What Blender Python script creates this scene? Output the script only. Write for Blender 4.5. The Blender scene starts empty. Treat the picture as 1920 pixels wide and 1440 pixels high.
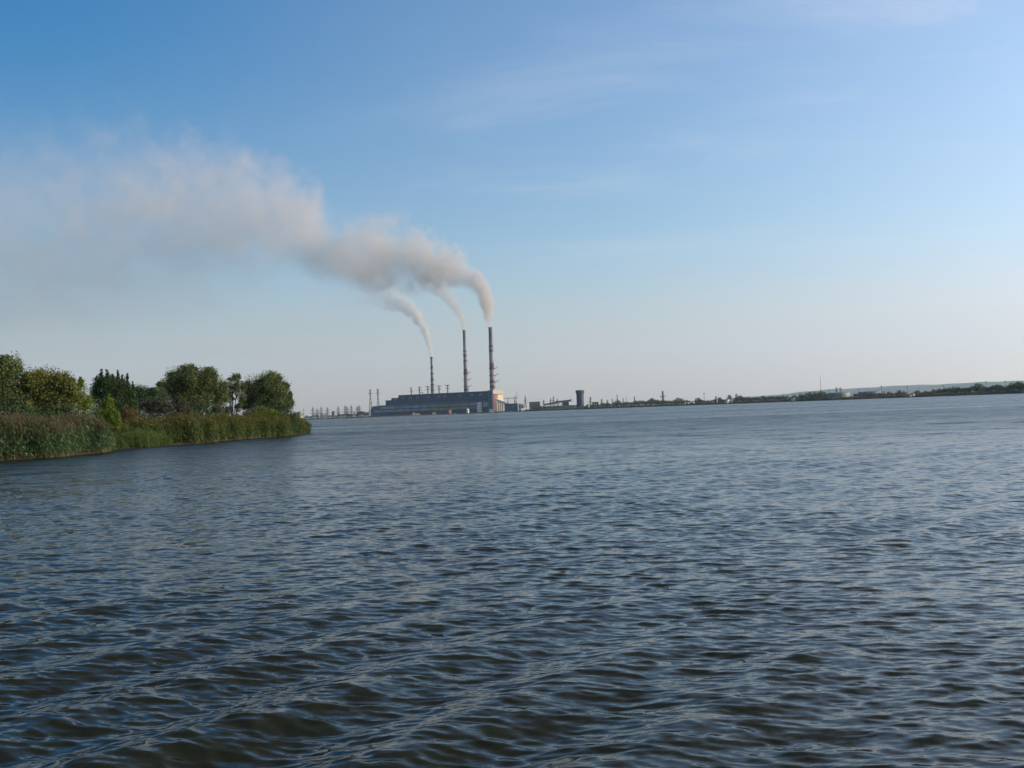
import bpy, math, random
import numpy as np
from mathutils import Vector, Matrix

random.seed(7)
RNG = np.random.default_rng(11)
R = math.radians
C = bpy.context.scene.collection
SC = bpy.context.scene

# ------------------------------------------------------------------ camera
FPX = 1968.0                      # focal length in photo pixels (1920 wide)
CAM_H = 2.2
ROLL = 2.2
PITCH = math.degrees(math.atan(51 * math.cos(R(ROLL)) / FPX))
cam_data = bpy.data.cameras.new('camera')
cam_data.sensor_width = 36
cam_data.lens = 36 * FPX / 1920
cam_data.clip_start = 0.1
cam_data.clip_end = 60000
cam = bpy.data.objects.new('camera', cam_data)
C.objects.link(cam)
ROT = Matrix.Rotation(R(90 + PITCH), 3, 'X') @ Matrix.Rotation(R(-ROLL), 3, 'Z')
cam.matrix_world = Matrix.Translation((0, 0, CAM_H)) @ ROT.to_4x4()
SC.camera = cam

def ray(px, py):
    return ROT @ Vector(((px - 960) / FPX, (720 - py) / FPX, -1))
def at(px, py, Y):
    d = ray(px, py)
    k = Y / d.y
    return Vector((d.x * k, Y, CAM_H + d.z * k))
def hy(px):                       # row of the true horizon in a column of the photo
    return 771 + (960 - px) * math.tan(R(ROLL))
def gx(px, Y):                    # X of something standing at that column, distance Y
    return at(px, hy(px), Y).x
def m_px(Y):                      # metres per photo pixel at distance Y
    return Y / FPX

# ------------------------------------------------------------------ lights, sky
SUN_EL, SUN_AZ = 22.0, 96.0        # azimuth measured from +Y towards +X
sd = bpy.data.lights.new('sun', 'SUN')
sd.energy = 3.6
sd.angle = R(0.5)
sd.color = (1.0, 0.86, 0.68)
so = bpy.data.objects.new('sun', sd)
C.objects.link(so)
sdir = Vector((math.sin(R(SUN_AZ)) * math.cos(R(SUN_EL)), math.cos(R(SUN_AZ)) * math.cos(R(SUN_EL)), math.sin(R(SUN_EL))))
so.rotation_euler = (-sdir).to_track_quat('-Z', 'Y').to_euler()

w = bpy.data.worlds.new('World')
SC.world = w
w.use_nodes = True
nt = w.node_tree
nt.nodes.clear()
def N(t, typ, **kw):
    n = t.nodes.new(typ)
    for k, v in kw.items():
        if k == 'inp':
            for kk, vv in v.items():
                n.inputs[kk].default_value = vv
        else:
            setattr(n, k, v)
    return n
def L(t, a, b):
    t.links.new(a, b)
def MATH(t, op, a, b=None, c=None, clamp=False):
    n = t.nodes.new('ShaderNodeMath')
    n.operation = op
    n.use_clamp = clamp
    for i, x in enumerate((a, b, c)):
        if x is None:
            continue
        if isinstance(x, (int, float)):
            n.inputs[i].default_value = x
        else:
            t.links.new(x, n.inputs[i])
    return n.outputs[0]
def SMOOTH(t, x, lo, hi, a=0.0, b=1.0):
    n = t.nodes.new('ShaderNodeMapRange')
    n.interpolation_type = 'SMOOTHSTEP'
    t.links.new(x, n.inputs[0])
    for i, v in enumerate((lo, hi, a, b)):
        n.inputs[i + 1].default_value = v
    return n.outputs[0]

sky = N(nt, 'ShaderNodeTexSky', sky_type='NISHITA', sun_disc=False, sun_elevation=R(SUN_EL),
        sun_rotation=R(SUN_AZ), altitude=200, air_density=1.3, dust_density=2.0, ozone_density=1.0)
geo = N(nt, 'ShaderNodeTexCoord')
sep = N(nt, 'ShaderNodeSeparateXYZ')
L(nt, geo.outputs['Generated'], sep.inputs[0])
# look a little above the horizon line, where a clear-sky model goes too dark
zup = MATH(nt, 'ADD', MATH(nt, 'MAXIMUM', sep.outputs[2], 0.0), 0.03)
sdirv = N(nt, 'ShaderNodeCombineXYZ')
L(nt, sep.outputs[0], sdirv.inputs[0]); L(nt, sep.outputs[1], sdirv.inputs[1]); L(nt, zup, sdirv.inputs[2])
L(nt, sdirv.outputs[0], sky.inputs[0])
# thin cirrus: project the view direction on a high flat layer
zc = MATH(nt, 'MAXIMUM', sep.outputs[2], 0.02)
zc = MATH(nt, 'ADD', zc, 0.10)
cx = MATH(nt, 'DIVIDE', sep.outputs[0], zc)
cy = MATH(nt, 'DIVIDE', sep.outputs[1], zc)
comb = N(nt, 'ShaderNodeCombineXYZ')
L(nt, cx, comb.inputs[0]); L(nt, cy, comb.inputs[1])
mp = N(nt, 'ShaderNodeMapping')
mp.inputs['Rotation'].default_value = (0, 0, R(-12))
mp.inputs['Scale'].default_value = (0.55, 1.25, 1)
mp.inputs['Location'].default_value = (3.1, 1.7, 0)
L(nt, comb.outputs[0], mp.inputs[0])
n1 = N(nt, 'ShaderNodeTexNoise', inp={'Scale': 1.5, 'Detail': 7, 'Roughness': 0.62, 'Distortion': 0.5})
L(nt, mp.outputs[0], n1.inputs['Vector'])
n2 = N(nt, 'ShaderNodeTexNoise', inp={'Scale': 0.42, 'Detail': 2, 'Roughness': 0.5})
L(nt, mp.outputs[0], n2.inputs['Vector'])
c1 = SMOOTH(nt, n1.outputs['Fac'], 0.44, 0.76)
c2 = SMOOTH(nt, n2.outputs['Fac'], 0.40, 0.66)
side = SMOOTH(nt, sep.outputs[0], -0.30, 0.25)
cm = MATH(nt, 'MULTIPLY', MATH(nt, 'MULTIPLY', c1, c2), MATH(nt, 'MULTIPLY', side, 0.62))
low = SMOOTH(nt, sep.outputs[2], 0.08, 0.24)
cm = MATH(nt, 'MULTIPLY', cm, low)
hsv = N(nt, 'ShaderNodeHueSaturation', inp={'Saturation': 1.0, 'Value': 1.0})
L(nt, sky.outputs[0], hsv.inputs['Color'])
satz = SMOOTH(nt, sep.outputs[2], 0.015, 0.18, 0.28, 1.27)
sata = SMOOTH(nt, MATH(nt, 'MULTIPLY', sep.outputs[0], -1.0), -0.05, 0.45, 0.0, 0.5)
sath = SMOOTH(nt, sep.outputs[2], 0.10, 0.34)
sath = MATH(nt, 'MULTIPLY', sath, SMOOTH(nt, sep.outputs[2], 0.55, 0.38))
sat = MATH(nt, 'MULTIPLY_ADD', sata, sath, satz)
sat = MATH(nt, 'SUBTRACT', sat, SMOOTH(nt, sep.outputs[2], 0.37, 0.55, 0.0, 0.9))
sat = MATH(nt, 'SUBTRACT', sat, SMOOTH(nt, sep.outputs[0], 0.0, 0.45, 0.0, 0.30))
sat = MATH(nt, 'MAXIMUM', sat, 0.2)
L(nt, sat, hsv.inputs['Saturation'])
val = N(nt, 'ShaderNodeMapRange', inp={1: -0.48, 2: 0.45, 3: 0.70, 4: 1.25})
L(nt, sep.outputs[0], val.inputs[0])
L(nt, MATH(nt, 'MULTIPLY', val.outputs[0], SMOOTH(nt, sep.outputs[2], 0.37, 0.60, 1.0, 0.50)), hsv.inputs['Value'])
hz = N(nt, 'ShaderNodeMix', data_type='VECTOR')
L(nt, SMOOTH(nt, sep.outputs[2], 0.0, 0.14), hz.inputs['Factor'])
hz.inputs['A'].default_value = (1.135, 0.99, 0.875)
hz.inputs['B'].default_value = (0.915, 0.985, 1.15)
tint = N(nt, 'ShaderNodeVectorMath', operation='MULTIPLY')
L(nt, hz.outputs['Result'], tint.inputs[1])
L(nt, hsv.outputs[0], tint.inputs[0])
mix = N(nt, 'ShaderNodeMix', data_type='RGBA')
L(nt, cm, mix.inputs['Factor'])
L(nt, tint.outputs[0], mix.inputs['A'])
mix.inputs['B'].default_value = (5.6, 5.6, 5.5, 1)
bg = N(nt, 'ShaderNodeBackground', inp={'Strength': 0.145})
L(nt, mix.outputs['Result'], bg.inputs['Color'])
wo = N(nt, 'ShaderNodeOutputWorld')
L(nt, bg.outputs[0], wo.inputs[0])

SC.view_settings.view_transform = 'Standard'
SC.view_settings.look = 'None'
SC.view_settings.exposure = 0.2
SC.view_settings.gamma = 1.0
SC.cycles.use_denoising = True
SC.cycles.max_bounces = 6
SC.cycles.diffuse_bounces = 3
SC.cycles.glossy_bounces = 3
SC.cycles.transmission_bounces = 3
SC.cycles.transparent_max_bounces = 12
SC.cycles.volume_bounces = 1
SC.cycles.volume_max_steps = 512
SC.cycles.sample_clamp_indirect = 4.0

# ------------------------------------------------------------------ materials
def new_mat(name):
    m = bpy.data.materials.new(name)
    m.use_nodes = True
    m.node_tree.nodes.clear()
    return m
def mat(name, col, rough=0.8, var=0.25, scale=0.5, col2=None, metallic=0.0, stretch=(1, 1, 1), detail=5):
    m = new_mat(name)
    t = m.node_tree
    tc = N(t, 'ShaderNodeTexCoord')
    mp = N(t, 'ShaderNodeMapping')
    mp.inputs['Scale'].default_value = stretch
    L(t, tc.outputs['Object'], mp.inputs[0])
    n = N(t, 'ShaderNodeTexNoise', inp={'Scale': scale, 'Detail': detail, 'Roughness': 0.6})
    L(t, mp.outputs[0], n.inputs['Vector'])
    r = N(t, 'ShaderNodeValToRGB')
    a = [max(0, c * (1 - var)) for c in col]
    b = list(col2) if col2 else [min(1, c * (1 + var)) for c in col]
    r.color_ramp.elements[0].position = 0.32
    r.color_ramp.elements[1].position = 0.68
    r.color_ramp.elements[0].color = (*a, 1)
    r.color_ramp.elements[1].color = (*b, 1)
    L(t, n.outputs['Fac'], r.inputs[0])
    p = N(t, 'ShaderNodeBsdfPrincipled', inp={'Roughness': rough, 'Metallic': metallic})
    L(t, r.outputs[0], p.inputs['Base Color'])
    o = N(t, 'ShaderNodeOutputMaterial')
    L(t, p.outputs[0], o.inputs[0])
    return m
def leaf_mat(name, c1, c2, trans=0.3, c3=None):
    m = new_mat(name)
    t = m.node_tree
    g = N(t, 'ShaderNodeNewGeometry')
    r = N(t, 'ShaderNodeValToRGB')
    r.color_ramp.elements[0].color = (*c1, 1)
    r.color_ramp.elements[1].color = (*c2, 1)
    if c3:
        e = r.color_ramp.elements.new(0.9)
        e.color = (*c2, 1)
        r.color_ramp.elements[2].color = (*c3, 1)
    L(t, g.outputs['Random Per Island'], r.inputs[0])
    tc = N(t, 'ShaderNodeTexCoord')
    n = N(t, 'ShaderNodeTexNoise', inp={'Scale': 0.7, 'Detail': 3})
    L(t, tc.outputs['Object'], n.inputs['Vector'])
    mr = N(t, 'ShaderNodeMapRange', inp={1: 0.3, 2: 0.7, 3: 0.75, 4: 1.25})
    L(t, n.outputs['Fac'], mr.inputs[0])
    mx = N(t, 'ShaderNodeVectorMath', operation='SCALE')
    L(t, r.outputs[0], mx.inputs[0]); L(t, mr.outputs[0], mx.inputs['Scale'])
    d = N(t, 'ShaderNodeBsdfPrincipled', inp={'Roughness': 0.55, 'Specular IOR Level': 0.25})
    tr = N(t, 'ShaderNodeBsdfTranslucent')
    L(t, mx.outputs[0], d.inputs['Base Color']); L(t, mx.outputs[0], tr.inputs['Color'])
    ms = N(t, 'ShaderNodeMixShader', inp={0: trans})
    L(t, d.outputs[0], ms.inputs[1]); L(t, tr.outputs[0], ms.inputs[2])
    o = N(t, 'ShaderNodeOutputMaterial')
    L(t, ms.outputs[0], o.inputs[0])
    return m

# ------------------------------------------------------------------ mesh helpers
class MB:
    """Collects faces and becomes one mesh object."""
    def __init__(s):
        s.v, s.f, s.mi = [], [], []
    def face(s, pts, mi=0):
        b = len(s.v)
        s.v += [tuple(p) for p in pts]
        s.f.append(tuple(range(b, b + len(pts)))); s.mi.append(mi)
    def poly(s, verts, faces, mi=0):
        b = len(s.v)
        s.v += [tuple(p) for p in verts]
        for f in faces:
            s.f.append(tuple(b + i for i in f)); s.mi.append(mi)
    def box(s, x0, x1, y0, y1, z0, z1, mi=0):
        s.poly([(x0, y0, z0), (x1, y0, z0), (x1, y1, z0), (x0, y1, z0), (x0, y0, z1), (x1, y0, z1), (x1, y1, z1), (x0, y1, z1)],
               [(0, 3, 2, 1), (4, 5, 6, 7), (0, 1, 5, 4), (1, 2, 6, 5), (2, 3, 7, 6), (3, 0, 4, 7)], mi)
    def prism(s, pts, y0, y1, mi=0):           # polygon in x,z pushed along y
        n = len(pts)
        v = [(x, y0, z) for x, z in pts] + [(x, y1, z) for x, z in pts]
        f = [tuple(range(n)), tuple(range(2 * n - 1, n - 1, -1))]
        f += [(i, n + i, n + (i + 1) % n, (i + 1) % n) for i in range(n)]
        s.poly(v, f, mi)
    def tube(s, path, radii, seg=8, mi=0, cap=True):
        path = [Vector(p) for p in path]
        if isinstance(radii, (int, float)):
            radii = [radii] * len(path)
        vs, fs = [], []
        for i, p in enumerate(path):
            a = path[max(0, i - 1)]; b = path[min(len(path) - 1, i + 1)]
            d = (b - a).normalized()
            u = d.cross(Vector((0, 0, 1)))
            if u.length < 1e-3:
                u = Vector((1, 0, 0))
            u.normalize(); q = d.cross(u)
            for k in range(seg):
                an = 2 * math.pi * k / seg
                vs.append(p + (u * math.cos(an) + q * math.sin(an)) * radii[i])
        for i in range(len(path) - 1):
            for k in range(seg):
                fs.append((i * seg + k, i * seg + (k + 1) % seg, (i + 1) * seg + (k + 1) % seg, (i + 1) * seg + k))
        if cap:
            fs.append(tuple(range(seg))[::-1]); fs.append(tuple((len(path) - 1) * seg + k for k in range(seg)))
        s.poly(vs, fs, mi)
    def lathe(s, prof, seg=32, c=(0, 0), mi=0, cap=True):    # prof: (r, z)
        vs, fs = [], []
        for r, z in prof:
            for k in range(seg):
                an = 2 * math.pi * k / seg
                vs.append((c[0] + r * math.cos(an), c[1] + r * math.sin(an), z))
        for i in range(len(prof) - 1):
            for k in range(seg):
                fs.append((i * seg + k, i * seg + (k + 1) % seg, (i + 1) * seg + (k + 1) % seg, (i + 1) * seg + k))
        if cap:
            fs.append(tuple(range(seg))[::-1]); fs.append(tuple((len(prof) - 1) * seg + k for k in range(seg)))
        s.poly(vs, fs, mi)
    def build(s, name, mats, parent=None, smooth=False, loc=None):
        me = bpy.data.meshes.new(name)
        me.from_pydata(s.v, [], s.f)
        for m in (mats if isinstance(mats, (list, tuple)) else [mats]):
            me.materials.append(m)
        me.polygons.foreach_set('material_index', s.mi)
        if smooth:
            me.polygons.foreach_set('use_smooth', [True] * len(s.f))
        me.update()
        o = bpy.data.objects.new(name, me)
        C.objects.link(o)
        if parent:
            o.parent = parent
        if loc is not None:
            o.location = loc
        return o
def np_mesh(name, V, F, mats, mi=None, smooth=False, parent=None):
    """V (n,3), F (m,k) equal-sided faces."""
    me = bpy.data.meshes.new(name)
    V = np.asarray(V, np.float32); F = np.asarray(F, np.int32)
    m, k = F.shape
    me.vertices.add(len(V)); me.vertices.foreach_set('co', V.ravel())
    me.loops.add(m * k); me.loops.foreach_set('vertex_index', F.ravel())
    me.polygons.add(m); me.polygons.foreach_set('loop_start', np.arange(0, m * k, k, dtype=np.int32))
    for x in (mats if isinstance(mats, (list, tuple)) else [mats]):
        me.materials.append(x)
    if mi is not None:
        me.polygons.foreach_set('material_index', np.asarray(mi, np.int32))
    me.polygons.foreach_set('use_smooth', np.full(m, smooth))
    me.update(calc_edges=True)
    o = bpy.data.objects.new(name, me)
    C.objects.link(o)
    if parent:
        o.parent = parent
    return o
def tag(o, label=None, cat=None, group=None, kind=None):
    if label: o['label'] = label
    if cat: o['category'] = cat
    if group: o['group'] = group
    if kind: o['kind'] = kind
    return o
def thing(name, label, cat, loc=(0, 0, 0), rz=0.0, group=None):
    o = bpy.data.objects.new(name, None)
    o.empty_display_size = 1
    C.objects.link(o)
    o.location = loc; o.rotation_euler = (0, 0, rz)
    return tag(o, label, cat, group)
def copy_tree(o, parent=None):
    c = o.copy(); C.objects.link(c)
    if parent: c.parent = parent
    for ch in list(o.children):
        copy_tree(ch, c)
    return c
# ------------------------------------------------------------------ water
def wave_set():
    comps = []
    rng = np.random.default_rng(5)
    n = 110
    for i in range(n):
        lam = 0.085 * (0.95 / 0.085) ** (i / (n - 1))
        th = R(-94) + rng.normal(0, R(30))
        if i % 6 == 0:
            th = R(-94) + rng.normal(0, R(65))
        k = 2 * math.pi / lam
        slope = 0.0180 * (1.0 if lam < 0.32 else (0.32 / lam) ** 0.9)
        comps.append((k * math.cos(th), k * math.sin(th), slope / k, rng.uniform(0, 2 * math.pi), lam, 0))
    for i in range(5):             # diagonal wake of the boat
        lam = rng.uniform(1.10, 1.42)
        th = math.atan2(0.66, -0.75) + rng.normal(0, R(3))
        k = 2 * math.pi / lam
        comps.append((k * math.cos(th), k * math.sin(th), 0.098 / k, rng.uniform(0, 2 * math.pi), lam, 1))
    for i in range(3):
        lam = rng.uniform(1.8, 3.2)
        th = R(-70) + rng.normal(0, R(25))
        k = 2 * math.pi / lam
        comps.append((k * math.cos(th), k * math.sin(th), 0.009 / k, rng.uniform(0, 2 * math.pi), lam, 0))
    return comps
def build_water(m):
    rr = [0.5]
    while rr[-1] < 300:
        rr.append(rr[-1] + (0.10 if rr[-1] < 4 else max(0.010, rr[-1] * 0.0020)))
    n_fine = len(rr)
    while rr[-1] < 17600:
        rr.append(rr[-1] * 1.05)
    rr = np.array(rr)
    th = np.concatenate([np.linspace(-180, -40, 30)[:-1], np.linspace(-40, 40, 640), np.linspace(40, 180, 30)[1:]])
    tr = np.radians(th)
    Rr, T = np.meshgrid(rr, tr, indexing='ij')
    X = Rr * np.sin(T); Y = Rr * np.cos(T); Z = np.zeros_like(X)
    dX = np.zeros_like(X); dY = np.zeros_like(X)
    sp = np.gradient(rr)[:, None] * np.ones_like(X)
    lat = np.abs(np.gradient(tr))[None, :] * Rr
    sp = np.maximum(sp, lat * 0.5)
    fine = slice(0, n_fine)
    x, y, s = X[fine], Y[fine], sp[fine]
    proj = -0.75 * x + 0.66 * y
    along = 0.66 * x + 0.75 * y
    wake = np.exp(-((proj - 5.8) / 3.6) ** 2) * (0.55 + 0.45 * np.sin(along * 0.33 + 0.8)) + 0.38 * np.exp(-((proj - 15) / 6) ** 2)
    gust = 1 + 0.22 * np.sin(0.31 * x + 0.17 * y + 1) * np.sin(0.23 * y - 0.11 * x) + 0.15 * np.sin(0.9 * x + 0.5 * y)
    ax, ay, az = dX[fine], dY[fine], Z[fine]
    for kx, ky, a, ph, lam, wk in wave_set():
        f = np.clip((lam / s - 2.2) / 2.5, 0, 1)
        if not f.any():
            continue
        amp = a * f * (wake if wk else gust)
        q = kx * x + ky * y + ph
        k = math.hypot(kx, ky)
        az += amp * np.cos(q)
        sn = amp * np.sin(q) * 0.85
        ax -= kx / k * sn; ay -= ky / k * sn
    V = np.stack([X + dX, Y + dY, Z], -1).reshape(-1, 3)
    nr, nth = X.shape
    i = np.arange(nr - 1)[:, None] * nth + np.arange(nth - 1)[None, :]
    F = np.stack([i, i + 1, i + nth + 1, i + nth], -1).reshape(-1, 4)[:, ::-1]
    o = np_mesh('water', V, F, m, smooth=True)
    # how much of the wave height the grid still carries (0 far away, where ripples live in the shader)
    lod = np.clip((sp - 0.025) / 0.16, 0, 1)
    at_ = o.data.attributes.new('ripple', 'FLOAT', 'POINT')
    at_.data.foreach_set('value', lod.astype(np.float32).ravel())
    return o
def water_mat():
    m = new_mat('lake_water')
    t = m.node_tree
    g = N(t, 'ShaderNodeNewGeometry')
    a = N(t, 'ShaderNodeAttribute', attribute_name='ripple')
    def slopes(scale, sx, sy, det):
        mp = N(t, 'ShaderNodeMapping')
        mp.inputs['Scale'].default_value = (sx, sy, 1)
        L(t, g.outputs['Position'], mp.inputs[0])
        n = N(t, 'ShaderNodeTexNoise', inp={'Scale': scale, 'Detail': det, 'Roughness': 0.6})
        L(t, mp.outputs[0], n.inputs['Vector'])
        v = N(t, 'ShaderNodeVectorMath', operation='SUBTRACT')
        v.inputs[1].default_value = (0.5, 0.5, 0.5)
        L(t, n.outputs['Color'], v.inputs[0])
        return v.outputs[0]
    def scaled(v, k):
        s = N(t, 'ShaderNodeVectorMath', operation='MULTIPLY')
        L(t, v, s.inputs[0])
        if isinstance(k, tuple):
            s.inputs[1].default_value = k
        else:
            L(t, k, s.inputs[1])
        return s.outputs[0]
    def add(p, q):
        s = N(t, 'ShaderNodeVectorMath', operation='ADD')
        L(t, p, s.inputs[0]); L(t, q, s.inputs[1])
        return s.outputs[0]
    # streaks and gusts over the open lake
    mp = N(t, 'ShaderNodeMapping')
    mp.inputs['Scale'].default_value = (0.0016, 0.012, 1)
    mp.inputs['Rotation'].default_value = (0, 0, R(3))
    L(t, g.outputs['Position'], mp.inputs[0])
    st = N(t, 'ShaderNodeTexNoise', inp={'Scale': 1.0, 'Detail': 5, 'Roughness': 0.62})
    L(t, mp.outputs[0], st.inputs['Vector'])
    gust = SMOOTH(t, st.outputs['Fac'], 0.36, 0.68, 0.66, 1.10)
    fine = scaled(slopes(6.0, 0.45, 1.25, 4), (0.50, 0.95, 0.0))
    far = scaled(slopes(0.55, 0.6, 1.4, 6), (0.75, 1.7, 0.0))
    cg = N(t, 'ShaderNodeCombineXYZ')
    fg = MATH(t, 'MULTIPLY', a.outputs['Fac'], gust)
    for i in range(3):
        L(t, fg, cg.inputs[i])
    far = scaled(far, cg.outputs[0])
    nn = add(add(g.outputs['Normal'], fine), far)
    nm = N(t, 'ShaderNodeVectorMath', operation='NORMALIZE')
    L(t, nn, nm.inputs[0])
    rough = MATH(t, 'MULTIPLY_ADD', fg, 0.25, 0.06)
    p = N(t, 'ShaderNodeBsdfPrincipled', inp={'Base Color': (0.0115, 0.0145, 0.009, 1), 'IOR': 1.26})
    L(t, rough, p.inputs['Roughness'])
    L(t, nm.outputs[0], p.inputs['Normal'])
    o = N(t, 'ShaderNodeOutputMaterial')
    L(t, p.outputs[0], o.inputs[0])
    return m
tag(build_water(water_mat()), kind='structure')

# ------------------------------------------------------------------ haze
def build_haze():
    b = MB()
    b.box(-19500, 19500, -19500, 19500, -2, 1150)
    m = new_mat('air_haze')
    t = m.node_tree
    p = N(t, 'ShaderNodeVolumePrincipled', inp={'Color': (0.52, 0.75, 1.0, 1), 'Density': 3.4e-5, 'Anisotropy': 0.1})
    o = N(t, 'ShaderNodeOutputMaterial')
    L(t, p.outputs[0], o.inputs['Volume'])
    h = b.build('haze', m)
    tag(h, kind='stuff', label='thin pale blue evening haze over the whole lake')
build_haze()
# ------------------------------------------------------------------ far shore
SHORE = [(300, 4200), (560, 3700), (640, 3420), (700, 3200), (925, 3080), (1000, 2900), (1100, 2720), (1240, 2420), (1330, 2150),
         (1430, 1900), (1560, 1650), (1750, 1400), (1920, 1250), (2200, 1050), (2600, 850)]
def shoreY(px):
    for (a, ya), (b, yb) in zip(SHORE, SHORE[1:]):
        if px <= b:
            return ya + (yb - ya) * max(0, (px - a)) / (b - a)
    return SHORE[-1][1]
def build_land():
    pts = []
    rng = random.Random(3)
    for i in range(0, 231):
        px = 300 + i * 10
        Y = shoreY(px) + rng.uniform(-6, 6)
        pts.append((gx(px, Y), Y))
    pts = [(-4600, 4600)] + pts + [(2500, 700)]
    b = MB()
    n = len(pts)
    vs = []
    for d, z in ((-4, -0.8), (0, 0.5), (5, 1.6), (30, 2.0), (300, 2.4)):
        for x, y in pts:
            l = math.hypot(x, y)
            vs.append((x * (l + d) / l, y * (l + d) / l, z))
    vs += [(x / math.hypot(x, y) * 18000, y / math.hypot(x, y) * 18000, 3.0) for x, y in pts]
    fs = []
    for r in range(5):
        for i in range(n - 1):
            fs.append((r * n + i, r * n + i + 1, (r + 1) * n + i + 1, (r + 1) * n + i))
    b.poly(vs, fs)
    o = b.build('ground', mat('far_bank_earth', (0.055, 0.055, 0.038), 0.95, 0.4, 0.06, (0.10, 0.09, 0.055)), smooth=True)
    tag(o, kind='structure')
    # hills
    prof = [(1180, 0), (1284, 1), (1330, 5), (1394, 9.5), (1440, 11), (1505, 15.5), (1560, 17.5), (1600, 18), (1660, 18.5), (1700, 19.5), (1760, 20),
            (1850, 20.5), (1920, 20.5), (2050, 21), (2200, 17), (2400, 8), (2600, 0)]
    Yh = 13000
    b = MB()
    vs = []; fs = []
    cols = list(range(1180, 2601, 10))
    rows = [(-2400, 0.0), (-1500, 0.35), (-700, 0.75), (0, 1.0), (900, 0.7), (2200, 0.0)]
    for dy, k in rows:
        for px in cols:
            for (a, ha), (c, hc) in zip(prof, prof[1:]):
                if a <= px <= c:
                    h = ha + (hc - ha) * (px - a) / (c - a)
            h = h * m_px(Yh) + 2.2
            h += 6 * math.sin(px * 0.031) * math.sin(px * 0.0113 + 1) * (h > 30) + 2.5 * math.sin(px * 0.11 + dy) * (h > 20)
            vs.append((gx(px, Yh) * (Yh + dy) / Yh, Yh + dy, 2 + max(0, h) * k))
    n = len(cols)
    for r in range(len(rows) - 1):
        for i in range(n - 1):
            fs.append((r * n + i, r * n + i + 1, (r + 1) * n + i + 1, (r + 1) * n + i))
    b.poly(vs, fs)
    o = b.build('hills', mat('hill_fields', (0.09, 0.12, 0.075), 0.95, 0.45, 0.004, (0.20, 0.20, 0.13), stretch=(0.5, 1.5, 1)), smooth=True)
    tag(o, kind='structure')
build_land()

# ------------------------------------------------------------------ shared materials of the works
M = {}
M['navy'] = mat('dark_blue_cladding', (0.012, 0.028, 0.066), 0.6, 0.3, 0.03, stretch=(1, 1, 0.3))
M['navy_light'] = mat('blue_grey_cladding', (0.055, 0.085, 0.125), 0.55, 0.25, 0.05)
M['dark_base'] = mat('sooty_concrete', (0.032, 0.036, 0.046), 0.85, 0.5, 0.06)
M['glass_blue'] = mat('grey_blue_window_strip', (0.19, 0.235, 0.28), 0.35, 0.3, 0.12, stretch=(1, 1, 0.2))
M['glass_yellow'] = mat('yellow_green_window_strip', (0.20, 0.205, 0.10), 0.4, 0.3, 0.10, stretch=(1, 1, 0.2))
M['glass_pale'] = mat('pale_window_strip', (0.27, 0.30, 0.32), 0.4, 0.3, 0.12, stretch=(1, 1, 0.2))
M['glass_dark'] = mat('dark_window_strip', (0.11, 0.15, 0.20), 0.35, 0.3, 0.12, stretch=(1, 1, 0.2))
M['cream'] = mat('cream_panels', (0.46, 0.43, 0.29), 0.8, 0.1, 0.08)
M['white'] = mat('white_paint', (0.62, 0.60, 0.56), 0.7, 0.07, 0.1)
M['cornice'] = mat('weathered_cornice', (0.36, 0.34, 0.27), 0.8, 0.15, 0.2)
M['red'] = mat('brick_red_panel', (0.27, 0.072, 0.062), 0.7, 0.15, 0.08)
M['concrete'] = mat('grey_concrete', (0.33, 0.32, 0.30), 0.9, 0.2, 0.06)
M['steel'] = mat('galvanised_steel', (0.13, 0.13, 0.14), 0.6, 0.2, 0.3)
M['dark_steel'] = mat('dark_steel', (0.07, 0.075, 0.085), 0.6, 0.2, 0.3)
M['roof_grey'] = mat('grey_roofing', (0.16, 0.16, 0.17), 0.8, 0.2, 0.1)
M['roof_rust'] = mat('rusty_roofing', (0.19, 0.11, 0.08), 0.85, 0.3, 0.1)
M['brown'] = mat('brown_brick', (0.17, 0.12, 0.095), 0.9, 0.3, 0.15)
M['blue'] = mat('blue_cladding', (0.030, 0.062, 0.115), 0.5, 0.15, 0.1)
M['orange'] = mat('orange_paint', (0.42, 0.13, 0.045), 0.6, 0.2, 0.2)
M['tank'] = mat('pale_green_tank', (0.24, 0.28, 0.25), 0.6, 0.15, 0.05)
M['tank_grey'] = mat('grey_tank', (0.24, 0.27, 0.30), 0.6, 0.15, 0.05)
M['tower'] = mat('dark_tower_cladding', (0.016, 0.024, 0.042), 0.6, 0.3, 0.05, stretch=(1, 1, 0.4))

# ------------------------------------------------------------------ power station
TH = R(25)
ORG = (gx(926, 3110), 3110)
def fac(px, back=0.0):            # distance along the front (to the left) of the point seen in a column
    ox = ORG[0] + back * math.sin(TH); oy = ORG[1] + back * math.cos(TH)
    t = gx(px, 1000) / 1000
    return (ox - t * oy) / (math.cos(TH) + t * math.sin(TH))
def facY(u, back=0.0):
    return ORG[1] + back * math.cos(TH) + u * math.sin(TH)
def facz(px, py, back=0.0):
    return at(px, py, facY(fac(px, back), back)).z
def endv(px):                     # depth along the right end wall of the point seen in a column
    t = gx(px, 1000) / 1000
    return (t * ORG[1] - ORG[0]) / (math.sin(TH) - t * math.cos(TH))
ps = thing('power_station', 'huge dark blue power station hall with long window strips and cream right end wall', 'power station',
           (ORG[0], ORG[1], 1.6), -TH)
Z0 = 1.6
def lb(name, m, *boxes):
    b = MB()
    for bx in boxes:
        b.box(*bx)
    return b.build(name, m, ps)
U = lambda px: -fac(px)
xr = U(917)                        # right end of the dark front
HB = facz(900, 734.6, 30) - Z0     # boiler house height
DEP = endv(944)                    # depth of the right end face
H1 = 33
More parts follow.
